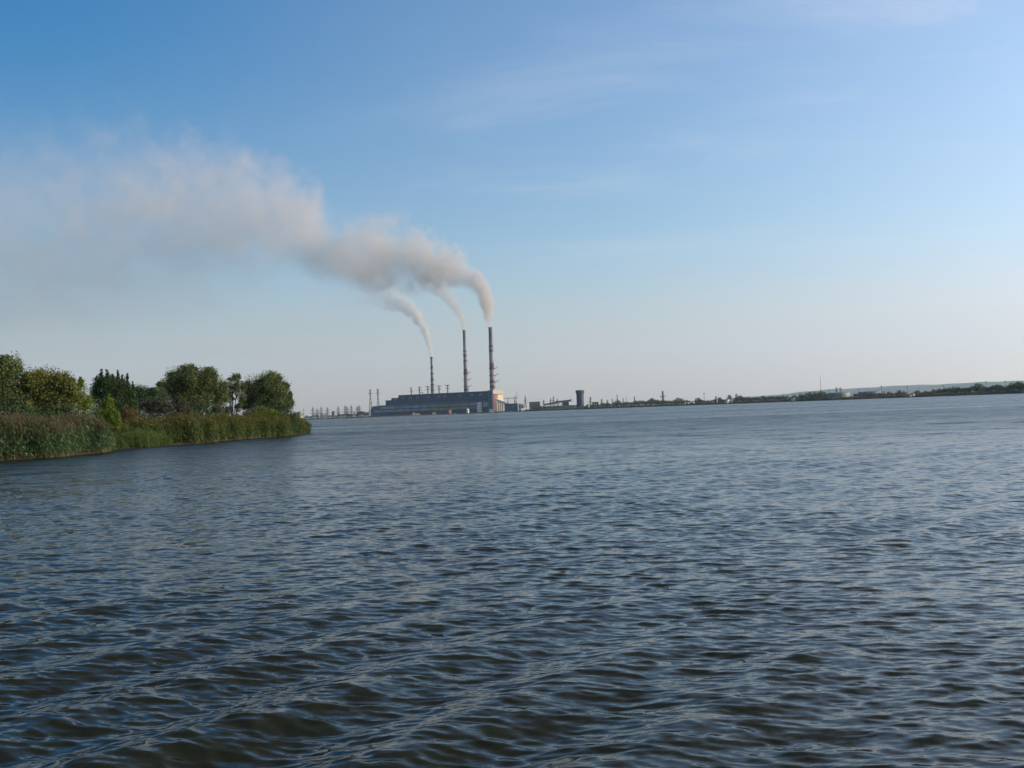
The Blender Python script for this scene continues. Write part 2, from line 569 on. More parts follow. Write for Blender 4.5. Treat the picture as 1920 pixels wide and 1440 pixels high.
# stepped boiler house behind the turbine hall
b = MB(); b.box(U(738), 0, 32, DEP, 0, HB)
boiler = b.build('boiler_house', M['navy'], ps)
lb('parapet', M['navy_light'], (U(738), xr, 31.5, 33, HB, HB + 1.6)).parent = boiler
lb('annex', M['navy'], (U(724), U(738) - 0.01, 34, DEP - 4, 0, facz(730, 746.6, 34) - Z0))
lb('annex', M['navy'], (U(713), U(724) - 0.01, 34, DEP - 8, 0, facz(718, 751, 34) - Z0))
# rounded low annex at the left end
b = MB()
ul, ur = U(693), U(713) - 0.01
zt = facz(703, 761.6, 20) - Z0
arc = [(ul, 0), (ur, 0), (ur, zt)] + [(ul + 14 - 14 * math.sin(a), zt - 14 + 14 * math.cos(a)) for a in [i * math.pi / 16 for i in range(1, 9)]]
b.prism(arc, 6, 60)
an = b.build('rounded_annex', M['navy_light'], ps)
lb('window', M['glass_blue'], (ul + 12, ur - 3, 5.2, 5.99, 13, 18.5)).parent = an
# turbine hall in front
b = MB(); b.box(U(713), 0, 0, 31.4, 0, H1)
th_ = b.build('turbine_hall', M['navy'], ps)
b = MB(); b.prism([(U(713) - 1, H1 + 0.003), (1, H1 + 0.003), (1, H1 + 1.2), (U(713) - 1, H1 + 1.2)], -0.8, 31.3)
b.build('roof', M['roof_grey'], th_)
lb('plinth', M['dark_base'], (U(713), xr - 16, -1.2, -0.003, 0, 10.5)).parent = th_
xs = [713, 741, 758, 772.5, 788, 803.5, 824, 843, 862, 880, 896]
cols_ = ['b', 'b', 'b', 'b', 'b', 'y', 'y', 'y', 'y', 'b']
for a, c, k in zip(xs, xs[1:], cols_):
    for z0, z1 in ((22.4, 29.8), (12.6, 19.4)):
        o = lb('window_strip', M['glass_yellow' if k == 'y' else random.choice(['glass_blue', 'glass_blue', 'glass_pale', 'glass_dark'])], (U(a) + 1.2, U(c) - 1.2, -0.5, -0.003, z0, z1))
        o.parent = th_
        if k == 'y' and z0 > 20 and a == 843:
            o['label'] = 'yellow green window strip'
for a in xs[1:-1]:
    lb('pilaster', M['dark_base'], (U(a) - 1.0, U(a) + 1.0, -0.9, -0.003, 10.6, H1)).parent = th_
# stair tower, white, standing cornerwise on the front
zt = facz(901, 754.2, -14) - Z0
b = MB(); b.box(-5.6, 5.6, -5.0, 5.0, 0, zt)
stt = b.build('stair_tower', M['white'], ps)
stt.location = (U(901.2), -7.6, 0); stt.rotation_euler = (0, 0, R(62))
for k in range(3):
    lb('window', M['dark_base'], (-4.2, 4.2, -5.4, -5.003, zt * (0.28 + 0.22 * k), zt * (0.35 + 0.22 * k))).parent = stt
lb('wall_panel', M['concrete'], (U(906.5), U(918), -0.6, -0.003, 17, 31))
# tall end tower
b = MB(); b.box(U(917.5), 0.2, -6, 31.3, 0, HB + 2.5)
et = b.build('end_tower', M['navy_light'], ps)
for k in range(6):
    lb('window', M['dark_base'], (U(921), -5.5, -6.5, -6.003, 6 + k * 9, 9.2 + k * 9)).parent = et
lb('door', M['white'], (U(919.6), U(921.0), -6.6, -6.003, 0, 8.5)).parent = et
# right end wall in the sun
zc0 = facz(935, 738.4, 30) - Z0
lb('cornice', M['cornice'], (0.25, 2.2, -5.5, DEP + 0.5, zc0, HB + 2.4))
lb('trim', M['red'], (0.25, 2.6, 0, DEP, zc0 - 0.001 - 1.6, zc0 - 0.003))
lb('end_wall', M['cream'], (0.22, 1.2, endv(933), DEP, 8, zc0 - 1.61))
lb('end_panel', M['red'], (0.22, 1.9, 0.5, endv(933) - 0.003, 6, zc0 - 4))
ev = endv(933)
# sloping coal gallery that climbs to the end wall
gl = 52.0
z_hi = facz(934, 747.2) - Z0; z_lo = facz(955, 756.8) - Z0
b = MB(); b.prism([(0, z_hi - 4), (gl, z_lo - 3), (gl, z_lo), (0, z_hi)], 0, 9)
sg = b.build('sloped_gallery', M['navy_light'], ps)
sg.location = (2.4, 9, 0); sg.rotation_euler = (0, 0, R(62))
b = MB(); b.prism([(0, z_hi + 0.003), (gl, z_lo + 0.003), (gl, z_lo + 1.3), (0, z_hi + 1.3)], -1, 10)
b.build('roof', M['white'], sg)
b = MB(); b.prism([(0.1, 0), (gl - 2, 0), (gl - 2, z_lo - 3.01), (0.1, z_hi - 4.05)], 2.5, 8)
b.build('wall', M['concrete'], sg)
for k in range(6):
    x = 4 + k * 8.0
    zz = z_hi - 4.2 + (z_lo - 3 - z_hi + 4) * x / gl
    b = MB(); b.box(x, x + 1.4, 0.3, 2.0, 0, zz); b.build('column', M['cream'], sg)
# curved relief pipes on the boiler house front
for px in (733, 747, 761, 775, 795, 815, 826.5, 854, 877, 894, 908):
    u = U(px)
    if px < 738:
        z = 44
    else:
        z = HB - 17
    b = MB()
    path = [(u - 4.5, 30.4, z - 2)] + [(u + 4.5 * math.sin(a) - 0.5, 30.4, z + 6 + 4.5 * math.cos(a)) for a in [(-1.2 + i * 0.42) for i in range(8)]]
    b.tube(path, 0.55, 6)
    b.build('relief_pipe', M['white'], ps, smooth=True)
# portal frame on the roof
u0, u1 = U(777), U(783.5)
b = MB()
b.box(u0, u0 + 1.2, 36, 37.2, HB, HB + 5.5); b.box(u1 - 1.2, u1, 36, 37.2, HB, HB + 5.5); b.box(u0 - 0.6, u1 + 0.6, 35.9, 37.3, HB + 5.5, HB + 6.9)
b.build('roof_portal', M['dark_steel'], ps)

# ------------------------------------------------------------------ chimneys
def band_mat(name, H, bands, soot):
    """Concrete shaft: white with faded red bands, sooty towards the mouth."""
    m = new_mat(name)
    t = m.node_tree
    tc = N(t, 'ShaderNodeTexCoord')
    sp = N(t, 'ShaderNodeSeparateXYZ'); L(t, tc.outputs['Object'], sp.inputs[0])
    z = MATH(t, 'DIVIDE', sp.outputs[2], H)
    r = N(t, 'ShaderNodeValToRGB'); r.color_ramp.interpolation = 'CONSTANT'
    white, red = (0.29, 0.28, 0.27, 1), (0.13, 0.048, 0.048, 1)
    r.color_ramp.elements[0].color = white
    r.color_ramp.elements[1].position = 0.9999; r.color_ramp.elements[1].color = white
    for a, c in bands:
        e = r.color_ramp.elements.new(a); e.color = red
        e = r.color_ramp.elements.new(c); e.color = white
    L(t, z, r.inputs[0])
    n = N(t, 'ShaderNodeTexNoise', inp={'Scale': 0.12, 'Detail': 6})
    mp = N(t, 'ShaderNodeMapping'); mp.inputs['Scale'].default_value = (1, 1, 0.25)
    L(t, tc.outputs['Object'], mp.inputs[0]); L(t, mp.outputs[0], n.inputs['Vector'])
    zn = MATH(t, 'MULTIPLY_ADD', MATH(t, 'SUBTRACT', n.outputs['Fac'], 0.5), 0.16, z)
    s = SMOOTH(t, zn, soot[0], soot[1], 0.12, 0.94)
    mx = N(t, 'ShaderNodeMix', data_type='RGBA')
    L(t, s, mx.inputs['Factor']); L(t, r.outputs[0], mx.inputs['A']); mx.inputs['B'].default_value = (0.075, 0.085, 0.105, 1)
    p = N(t, 'ShaderNodeBsdfPrincipled', inp={'Roughness': 0.85}); L(t, mx.outputs['Result'], p.inputs['Base Color'])
    o = N(t, 'ShaderNodeOutputMaterial'); L(t, p.outputs[0], o.inputs[0])
    return m
CH = []
def chimney(px, top_px, top_py, Y, rt, rb, bands, soot, rings, decks, label, mname):
    top = at(top_px, top_py, Y)
    H = top.z - 1.6
    t = thing('chimney', label, 'chimney', (top.x, Y, 1.6), 0, 'chimneys of the power station')
    b = MB()
    prof = [(rb, 0)] + [(rb + (rt - rb) * (1 - (1 - k / 12) ** 1.15), H * k / 12) for k in range(1, 13)]
    b.lathe(prof, 40)
    b.build('shaft', band_mat(mname, H, bands, soot), t, smooth=True)
    b = MB(); b.lathe([(rt + 0.05, H - 4), (rt + 0.7, H - 3.2), (rt + 0.7, H + 0.4), (rt - 0.9, H + 0.4), (rt - 0.9, H - 3)], 40, cap=False)
    b.build('mouth_ring', M['dark_steel'], t, smooth=False)
    rad = lambda f: rb + (rt - rb) * (1 - (1 - f) ** 1.15)
    for f in rings:
        r = rad(f)
        b = MB(); b.lathe([(r + 0.02, H * f), (r + 1.3, H * f), (r + 1.3, H * f + 2.2), (r + 1.1, H * f + 2.2), (r + 1.1, H * f + 0.4), (r + 0.02, H * f + 0.4)], 32, cap=False)
        b.build('gallery', M['dark_steel'], t)
    for f, ln in decks:                         # floodlight galleries with an arm that sticks out
        r = rad(f)
        b = MB(); b.lathe([(r + 0.02, H * f), (r + 2.2, H * f), (r + 2.2, H * f + 1.6), (r + 2.0, H * f + 1.6), (r + 2.0, H * f + 0.5), (r + 0.02, H * f + 0.5)], 32, cap=False)
        g = b.build('gallery', M['dark_steel'], t)
        if ln:
            b = MB(); b.tube([(r + 0.4, -0.5, H * f - 1.2), (r + ln, -1.0, H * f + ln * 0.42)], 0.85, 6)
            b.tube([(r + ln * 0.55, -0.8, H * f + ln * 0.22), (r + 0.4, -0.5, H * f - 4.0)], 0.35, 6)
            b.build('arm', M['dark_steel'], g)
            b = MB(); b.box(r + ln - 0.8, r + ln + 0.8, -1.8, -0.2, H * f + ln * 0.42 - 0.3, H * f + ln * 0.42 + 1.6)
            b.build('floodlight', M['steel'], g)
    # ladder up the lee side
    b = MB(); b.tube([(0.3 * rb, -rb - 0.4, 4), (0.3 * rt, -rt - 0.4, H - 5)], 0.35, 5)
    b.build('ladder', M['dark_steel'], t)
    CH.append(top)
    return t
chimney(925.3, 919.2, 613.8, 3230, 5.5, 9.8,
        [(0.185, 0.235), (0.275, 0.315), (0.34, 0.375), (0.50, 0.575), (0.705, 0.73), (0.765, 0.79)], (0.70, 0.93),
        [0.73, 0.765], [(0.352, 10), (0.430, 10), (0.512, 10)],
        'tallest and thickest banded chimney at the right end of the plant, trailing the biggest smoke', 'chimney_bands_wide')
chimney(876.4, 870.2, 619.3, 3290, 4.3, 9.0,
        [(0.12, 0.15), (0.19, 0.235), (0.265, 0.30), (0.46, 0.53), (0.62, 0.64), (0.675, 0.70), (0.735, 0.75)], (0.76, 0.97),
        [0.70, 0.745, 0.62], [(0.320, 9), (0.400, 9), (0.478, 9)],
        'slim banded chimney standing between the other two, with floodlight arms', 'chimney_bands_slim')
chimney(813, 809.0, 669.5, 3345, 3.6, 7.5,
        [(0.40, 0.435), (0.49, 0.53), (0.595, 0.63), (0.69, 0.72), (0.80, 0.84)], (0.86, 1.02),
        [0.80], [(0.46, 0), (0.59, 0), (0.70, 0)],
        'shortest banded chimney behind the long roof, giving off cream coloured smoke', 'chimney_bands_short')

# ------------------------------------------------------------------ pylons and masts
def lattice(h, bw, tw, arms, th=0.45, n=7, spike=0.0, m='steel'):
    """Square lattice tower. arms: (height fraction, half length)."""
    b = MB()
    hw = lambda f: bw + (tw - bw) * min(1, f / 0.72)
    cs = [(-1, -1), (1, -1), (1, 1), (-1, 1)]
    for sx, sy in cs:
        b.tube([(sx * hw(f), sy * hw(f), h * f) for f in (0, 0.36, 0.72, 1)], th, 4)
    for i in range(n):
        f0, f1 = i / n, (i + 1) / n
        for k in range(4):
            a, c = cs[k], cs[(k + 1) % 4]
            b.tube([(a[0] * hw(f0), a[1] * hw(f0), h * f0), (c[0] * hw(f1), c[1] * hw(f1), h * f1)], th * 0.6, 3, cap=False)
            b.tube([(c[0] * hw(f0), c[1] * hw(f0), h * f0), (a[0] * hw(f1), a[1] * hw(f1), h * f1)], th * 0.6, 3, cap=False)
    for f, l in arms:
        for s in (-1, 1):
            for sy in (-1, 1):
                b.tube([(0, sy * hw(f), h * f), (s * l, 0, h * f + 0.3)], 0.72, 4)
            b.tube([(0, 0, h * f - max(1.2, l * 0.22)), (s * l, 0, h * f)], th * 0.9, 4)
            b.tube([(s * l, 0, h * f), (s * l, 0, h * f - 1.8)], th * 0.6, 4)
    if spike:
        b.tube([(0, 0, h), (0, 0, h + spike)], th * 0.9, 4)
    return b
def pylon(px, top_py, Y, label, group, bw=None, arms=((0.62, 7), (0.80, 6)), name='pylon', th=0.6, cat='pylon', spike=0, tw=0.9, rz=0.3, m='steel', n=7):
    p = at(px + (hy(px) - top_py) * 0.0, top_py, Y)
    h = p.z - 2.0 - spike
    o = lattice(h, bw or h * 0.09, tw, arms, th, n, spike=spike).build(name, M[m])
    o.location = (gx(px, Y), Y, 2.0); o.rotation_euler = (0, 0, rz)
    return tag(o, label, cat, group)
ORD = ['first', 'second', 'third', 'fourth', 'fifth', 'sixth', 'seventh', 'eighth', 'ninth', 'tenth', 'eleventh', 'twelfth', 'thirteenth', 'fourteenth']
row = [(587.2, 762), (595.2, 765.5), (602.7, 761.5), (614.4, 762.4), (634.7, 760.6), (647.7, 758.8), (651.4, 760.8), (659.2, 758.8), (670.2, 760.6), (674.4, 758.8)]
for i, (px, py) in enumerate(row):
    pylon(px, py, 3560 + (i * 37) % 90, 'lattice pylon with crossarms over the low trees left of the plant, %s from the left' % ORD[i],
          'row of pylons left of the power station', arms=((0.50, 9.5), (0.70, 7.5), (0.86, 4.5)), spike=3)
for i, (px, py) in enumerate([(695.6, 730.8), (709.8, 730.0)]):
    pylon(px, py, 3420, ['tall lattice mast with two crossarms at the outer end of the long hall', 'tall twin armed lattice mast beside the stepped left end of the hall'][i],
          'tall line masts at the left end of the hall', bw=6, tw=1.5, arms=((0.995, 4.2), (0.865, 7.0)), name='line_mast', th=0.55, m='steel')
for i, (px, py) in enumerate([(772.6, 726.8), (788.2, 725.3), (803.9, 724.0), (825.0, 722.9), (841.0, 721.6)]):
    wide = i >= 2
    pylon(px, py, 3420, 'two armed line mast rising behind the hall roof, %s from the left' % ORD[i],
          'line masts behind the hall roof', bw=3, tw=1.1, arms=((0.99, 8.0 if wide else 5.0), (0.88, 6.5)), name='line_mast', th=0.6, m='steel')
rest = [(985.6, 741, 3050, 0), (1020, 748.4, 3150, 1), (1033, 746.0, 3150, 1), (1038.5, 742.2, 3100, 0), (1045.5, 748, 3150, 2), (1107.6, 743.6, 3000, 2), (1128.7, 747.6, 3000, 2),
        (1139, 749.4, 3050, 2), (1148.7, 746.6, 3000, 1), (1158, 738.4, 2900, 3), (1169, 745.6, 2900, 1), (1190.3, 743, 2850, 2)]
for i, (px, py, Y, k) in enumerate(rest):
    arms = [((0.55, 4), (0.72, 5.5)), ((0.6, 5), (0.8, 4)), ((0.55, 9), (0.80, 6)), ((0.62, 6.5),)][k]
    lab = 'grey pylon on the shore right of the plant, %s from the plant' % ORD[i]
    pylon(px, py, Y, lab, 'pylons along the shore right of the plant', arms=arms, spike=2 if k != 2 else 0, rz=0.2 + 0.13 * i, th=0.40, n=4)
pylon(1243.4, 733.2, 2550, 'lone single armed pylon above the trees, well right of the dark tower', None, arms=((0.64, 7),), bw=2.6, tw=1.2, th=0.6)
def pole(px, top_py, Y, label, group=None, r=0.35, head=0.0, name='mast', cat='mast', m='dark_steel'):
    p = at(px, top_py, Y)
    h = p.z - 2.0
    b = MB()
    b.tube([(0, 0, 0), (0, 0, h * 0.5), (0, 0, h)], [r, r * 0.85, r * 0.7], 6)
    if head:
        b.box(-head, head, -0.5, 0.5, h - head * 0.9, h + 0.2)
        b.tube([(-head, 0, h - head), (head, 0, h - head)], r * 0.7, 5)
    o = b.build(name, M[m]); o.location = (gx(px, Y), Y, 2.0)
    return tag(o, label, cat, group)
pole(1175.2, 743, 2800, 'plain dark pole without crossarms among the shoreline pylons', r=0.6)
pole(1539.8, 704.0, 1900, 'very tall thin mast standing above a rounded clump of trees', r=0.42, m='steel')
for px, py, Y, hd, lab in [(1320.8, 737.2, 2300, 1.6, 'floodlight mast with a small square head among low trees'),
                           (1653.5, 724.0, 1600, 1.2, 'lamp mast with a round dark head behind the second tank'),
                           (1611.2, 729.8, 1650, 0.8, 'short dark post between the two storage tanks'),
                           (1702.4, 723.8, 1560, 0.7, 'lamp post against the hazy hill, left of the white house'),
                           (1723.5, 724.2, 1550, 0.0, 'thin bare post against the hazy hill right of the white house'),
                           (1769.6, 722.8, 1520, 0.5, 'lamp post rising from the low trees before the hill'),
                           (1849.5, 715.0, 1420, 0.7, 'lamp post just right of the big shoreline tree'),
                           (1885.8, 714.8, 1400, 0.9, 'double headed lamp post near the far end of the tree line'),
                           (1555.8, 730.4, 1750, 0.9, 'stout dark post at the left end of the first tank'),
                           (1469.8, 737.0, 1950, 0.5, 'small post above the low trees left of the white hut')]:
    pole(px, py, Y, lab, r=0.3 * Y / 1500, head=hd)

# ------------------------------------------------------------------ works on the shore
def shed(name, px0, px1, py_top, Y, dep, m, roof, label, cat, group=None, pitch=0.0, nwin=0, door=False, rz=0.0, z0=1.6, winm='dark_base'):
    x0, x1 = gx(px0, Y), gx(px1, Y)
    pm = (px0 + px1) / 2
    h = at(pm, py_top, Y).z - z0
    wd = x1 - x0
    t = thing(name, label, cat, ((x0 + x1) / 2, Y, z0), rz, group)
    hb = h - pitch - 0.35
    b = MB()
    if pitch:
        b.prism([(-wd / 2, 0), (wd / 2, 0), (wd / 2, hb), (0, hb + pitch), (-wd / 2, hb)], 0, dep)
    else:
        b.box(-wd / 2, wd / 2, 0, dep, 0, hb)
    b.build('wall', m, t)
    b = MB(); e = 0.04 * wd + 0.2
    if pitch:
        s = pitch / (wd / 2)
        b.prism([(-wd / 2 - e, hb - e * s + 0.01), (0, hb + pitch + 0.01), (wd / 2 + e, hb - e * s + 0.01), (wd / 2 + e, hb - e * s + 0.35), (0, hb + pitch + 0.36), (-wd / 2 - e, hb - e * s + 0.35)], -e, dep + e)
    else:
        b.box(-wd / 2 - e, wd / 2 + e, -e, dep + e, hb + 0.003, hb + 0.35)
    b.build('roof', roof, t)
    for k in range(nwin):
        xc = -wd / 2 + wd * (k + 0.75) / (nwin + 0.5)
        ww = wd / (nwin + 1) * 0.28
        b = MB(); b.box(xc - ww, xc + ww, -0.15, -0.003, hb * 0.45, hb * 0.78)
        b.build('window', M[winm], t)
    if door:
        b = MB(); b.box(wd * 0.30, wd * 0.42, -0.15, -0.003, 0, hb * 0.42)
        b.build('door', M['dark_base'], t)
    return t
# left of the plant
shed('tower_block', 551.8, 554.0, 772.7, 3900, 12, M['dark_base'], M['roof_grey'], 'narrow dark slab tower nearest the reed point', 'tower', z0=2, nwin=0)
shed('low_store', 549.0, 554.4, 782.0, 3760, 10, M['white'], M['white'], 'low white store at the foot of the dark slab tower', 'store', z0=1.6, nwin=3)
shed('office_block', 556.4, 563.2, 772.4, 3880, 15, M['navy_light'], M['roof_grey'], 'blue grey office block between a dark slab tower and a cream block', 'building', z0=2, nwin=4)
shed('flat_block', 563.6, 569.0, 771.0, 3850, 14, M['cream'], M['roof_rust'], 'cream block beside a thin brick chimney stack near the reed point', 'building', z0=2, nwin=3, rz=0.55)
pole(570.0, 765.8, 3830, 'thin brick chimney stack beside the cream block', r=1.3, name='brick_stack', cat='chimney stack', m='brown')
shed('white_shed', 606, 613.4, 775.8, 3470, 12, M['white'], M['roof_rust'], 'long white shed among the trees under the pylons', 'shed', pitch=2, rz=0.55, nwin=3)
shed('pump_house', 622.4, 627.0, 771.0, 3460, 12, M['brown'], M['roof_grey'], 'small dark square house above the trees under the pylons', 'building', nwin=2)
shed('guard_hut', 593.6, 596.6, 774.6, 3480, 8, M['brown'], M['roof_rust'], 'dark steep roofed hut below the second pylon of the row', 'hut', pitch=3)
# foreshore of the plant
def barge(px0, px1, Y, label):
    x0, x1 = gx(px0, Y), gx(px1, Y)
    wd = x1 - x0
    t = thing('work_barge', label, 'barge', ((x0 + x1) / 2, Y, 0))
    b = MB(); b.prism([(-wd / 2 + 2, -0.5), (wd / 2 - 2, -0.5), (wd / 2, 2.2), (-wd / 2, 2.2)], -4, 4); b.build('hull', M['orange'], t)
    b = MB(); b.box(-wd * 0.20, wd * 0.42, -3, 3, 2.203, 6.4); b.build('cabin', M['cream'], t)
    b = MB(); b.box(-wd * 0.20, -wd * 0.08, -3.2, 2.8, 6.403, 9.2); b.build('wheelhouse', M['white'], t)
    b = MB(); b.tube([(-wd * 0.42, 0, 2.2), (-wd * 0.25, 0, 4.2)], 0.6, 6); b.build('boom', M['orange'], t)
barge(768, 788, 3070, 'cream and orange work barge moored under the long dark hall')
t = shed('small_hut', 810.5, 817, 772.6, 3085, 6, M['cream'], M['orange'], 'small cream hut with an orange roof at the foot of the hall', 'hut', nwin=1, z0=0.9)
def round_tank(px0, px1, top_py, Y, m, label, name='storage_tank', roofk=0.12, z0=1.6, band=None, group=None, roofm='roof_grey'):
    r = (gx(px1, Y) - gx(px0, Y)) / 2
    pm = (px0 + px1) / 2
    h = at(pm, top_py, Y).z - z0
    t = thing(name, label, 'tank', (gx(pm, Y), Y + r, z0), 0, group)
    hb = h - r * roofk
    b = MB(); b.lathe([(r, 0), (r, hb)], 40); b.build('shell', m, t)
    b = MB(); b.lathe([(r + 0.15, hb + 0.003), (r + 0.15, hb + 0.4), (r * 0.5, hb + r * roofk * 0.7 + 0.3), (0.1, hb + r * roofk + 0.3)], 40, cap=True); b.build('roof', M[roofm], t)
    if band:
        b = MB(); b.lathe([(r + 0.02, hb * band), (r + 0.25, hb * band), (r + 0.25, hb * band + 0.7), (r + 0.02, hb * band + 0.7)], 40, cap=False); b.build('stiffener_ring', M['dark_steel'], t)
    b = MB(); b.tube([(-r * 0.7, -r * 0.75, 0), (-r * 0.7, -r * 0.75, hb + 0.8)], 0.22, 5); b.build('ladder', M['dark_steel'], t)
    return t
round_tank(837.4, 846, 768.0, 3080, M['red'], 'round brick red tank standing against the dark hall', roofm='red')
round_tank(874.2, 879.6, 765.9, 3075, M['white'], 'white domed silo standing against the dark hall', name='silo', roofk=0.9, roofm='white')
shed('gate_house', 851, 853, 774.3, 3080, 3, M['white'], M['white'], 'tiny white cabin between the red tank and the white silo', 'cabin', z0=1.2)
shed('boat_house', 919.6, 926.4, 767.0, 3068, 8, M['white'], M['roof_grey'], 'low white boat house at the foot of the red end panel', 'boat house', nwin=2, rz=0.55, z0=0.8)
t = shed('warehouse', 946.8, 971.2, 756.6, 3060, 26, M['blue'], M['navy_light'], 'big blue clad warehouse beside the sloping coal gallery', 'warehouse', nwin=0)
for k in range(5):
    b = MB(); b.box(-17 + k * 7.6, -16 + k * 7.6, -0.25, -0.003, 0.5, 18); b.build('cladding_rib', M['navy_light'], t)
def rowboat(px0, px1, Y, m, label, name='motor_boat'):
    x0, x1 = gx(px0, Y), gx(px1, Y); wd = x1 - x0
    t = thing(name, label, 'boat', ((x0 + x1) / 2, Y, 0))
    b = MB(); b.prism([(-wd / 2 + 1.5, -0.4), (wd / 2 - 2.5, -0.4), (wd / 2, 2.0), (-wd / 2, 1.7)], -2.2, 2.2); b.build('hull', m, t)
    b = MB(); b.prism([(-wd * 0.25, 1.8), (wd * 0.18, 1.85), (wd * 0.10, 3.6), (-wd * 0.22, 3.6)], -1.6, 1.6); b.build('cabin', m, t)
rowboat(951.5, 963, 3035, M['white'], 'long white boat lying in front of the blue warehouse')
shed('workshop', 972.4, 976.4, 756.8, 3040, 10, M['concrete'], M['roof_grey'], 'narrow grey workshop against the right side of the blue warehouse', 'building', nwin=1, door=True)
shed('workshop', 976.8, 982.4, 757.2, 3050, 12, M['cream'], M['roof_rust'], 'cream workshop with a rusty roof, right of the narrow grey one', 'building', pitch=2, rz=0.55, nwin=2)
shed('site_office', 977, 989.4, 765.0, 3010, 7, M['white'], M['roof_grey'], 'low white site office by the water, right of the blue warehouse', 'building', nwin=4, z0=1.0, rz=0.55)
shed('brown_hall', 993, 1013.2, 753.2, 3030, 18, M['brown'], M['dark_base'], 'brown brick hall with a flat dark roof rising behind shrubs', 'building', nwin=4)
# gantry crane
def gantry(px0, px1, py, Y):
    x0, x1 = gx(px0, Y), gx(px1, Y); z = at((px0 + px1) / 2, py, Y).z - 2; wd = x1 - x0
    t = thing('gantry_crane', 'grey gantry crane with a raised jib behind the blue warehouse', 'crane', ((x0 + x1) / 2, Y, 2))
    b = MB()
    b.box(-wd / 2, wd / 2, -0.9, 0.9, z - 2.4, z - 1.6); b.box(-wd / 2, wd / 2, -0.9, 0.9, z - 0.5, z)
    for k in range(10):
        xa = -wd / 2 + wd * k / 10
        b.tube([(xa, 0, z - 1.6), (xa + wd / 20, 0, z - 0.5), (xa + wd / 10, 0, z - 1.6)], 0.22, 4)
    b.build('bridge_girder', M['steel'], t)
    for s in (-0.22, 0.26, 0.36):
        b = MB(); b.tube([(wd * s - 2.4, 0, 0), (wd * s, 0, z - 2.4)], 0.75, 5); b.tube([(wd * s + 2.4, 0, 0), (wd * s, 0, z - 2.4)], 0.75, 5); b.build('leg', M['steel'], t)
    b = MB(); b.tube([(wd * 0.33, 0, z), (wd * 0.36, 0, z + 4), (wd * 0.45, 0, z + 17)], [0.8, 0.6, 0.35], 5); b.build('jib', M['dark_steel'], t)
    b = MB(); b.box(wd * 0.27, wd * 0.36, -1.5, 1.5, z + 0.003, z + 2.6); b.build('machine_house', M['steel'], t)
gantry(945.5, 972, 745.6, 3110)
# conveyor that climbs to a transfer house, with a long low building in front
def conveyor():
    Y = 2960
    pts = [(1020, 758.2), (1048, 752.2), (1071, 749.6)]
    W = [at(px, py, Y) for px, py in pts]
    t = thing('conveyor_gallery', 'long inclined conveyor gallery climbing to a dark transfer house', 'conveyor', (W[0].x, Y, 1.6))
    P = [(v.x - W[0].x, v.z - 1.6) for v in W]
    b = MB(); b.prism([(P[0][0], P[0][1] - 4), (P[1][0], P[1][1] - 4.5), (P[2][0], P[2][1] - 4.5)] + P[::-1], 0, 5); b.build('gallery', M['navy_light'], t)
    b = MB(); b.prism([(x, z + 0.004) for x, z in P] + [(x, z + 0.9) for x, z in P[::-1]], -0.6, 5.6); b.build('roof', M['steel'], t)
    for px in (1037.5, 1041, 1048, 1053, 1065):
        x = gx(px, Y) - W[0].x
        z = P[1][1] - 4.6 if px > 1047 else P[0][1] - 4 + (P[1][1] - P[0][1] - 0.5) * x / P[1][0]
        b = MB(); b.box(x - 0.9, x + 0.9, 1.2, 3.4, 0, z); b.build('support', M['white'], t)
    x0, x1 = gx(1055, Y) - W[0].x, gx(1067, Y) - W[0].x
    b = MB(); b.box(x0, x1, -2, 9, 3, P[2][1] - 4.6); h = b.build('transfer_house', M['dark_base'], t)
    xc = gx(1071.5, Y) - W[0].x
    b = MB()
    ringp = [(xc + 3.0 * math.cos(a), 2.5, P[2][1] - 1.5 + 3.0 * math.sin(a)) for a in [i * math.pi / 8 for i in range(17)]]
    b.tube(ringp, 0.5, 5, cap=False); b.build('end_drum', M['steel'], t)
conveyor()
shed('long_store', 1037.5, 1078, 760.2, 2900, 16, M['concrete'], M['cream'], 'long low store with a cream roof under the conveyor gallery', 'store', nwin=10, z0=1.4)
shed('gate_lodge', 1078.6, 1083.2, 758.8, 2895, 8, M['cream'], M['cream'], 'small cream lodge at the right end of the long low store', 'building', pitch=2, nwin=1)
# dark round tower
def round_tower():
    Y = 2880
    x0, x1 = gx(1081.4, Y), gx(1096.6, Y); r = (x1 - x0) / 2
    z = at(1088.6, 731.4, Y).z - 1.6
    t = thing('round_tower', 'dark blue cylindrical tower with a wider crown, standing alone right of the plant', 'tower', ((x0 + x1) / 2, Y + r, 1.6))
    b = MB(); b.lathe([(r * 0.90, 0), (r * 0.90, z * 0.80)], 40); b.build('shaft', M['tower'], t, smooth=False)
    b = MB(); b.lathe([(r * 0.90, z * 0.80 + 0.003), (r * 1.07, z * 0.83), (r * 1.07, z * 0.97), (r * 1.0, z)], 40); b.build('crown', M['tower'], t)
    b = MB(); b.lathe([(r * 0.93, 0), (r * 0.93, z * 0.06)], 40); b.build('plinth', M['cream'], t)
    for k, f in enumerate((0.3, 0.5, 0.68)):
        b = MB(); b.lathe([(r * 0.9 + 0.02, z * f), (r * 0.9 + 0.6, z * f), (r * 0.9 + 0.6, z * f + 1.0), (r * 0.9 + 0.02, z * f + 1.0)], 40, cap=False); b.build('stiffener_ring', M['dark_steel'], t)
    b = MB(); b.tube([(r * 0.35, -r * 0.93, 0), (r * 0.35, -r * 0.93, z * 0.8)], 0.5, 5); b.build('ladder', M['steel'], t)
round_tower()
shed('switch_house', 1111.4, 1122.6, 753.8, 2760, 12, M['dark_base'], M['dark_base'], 'small dark switch house with a flat roof under the pylons', 'building', nwin=2, winm='white')
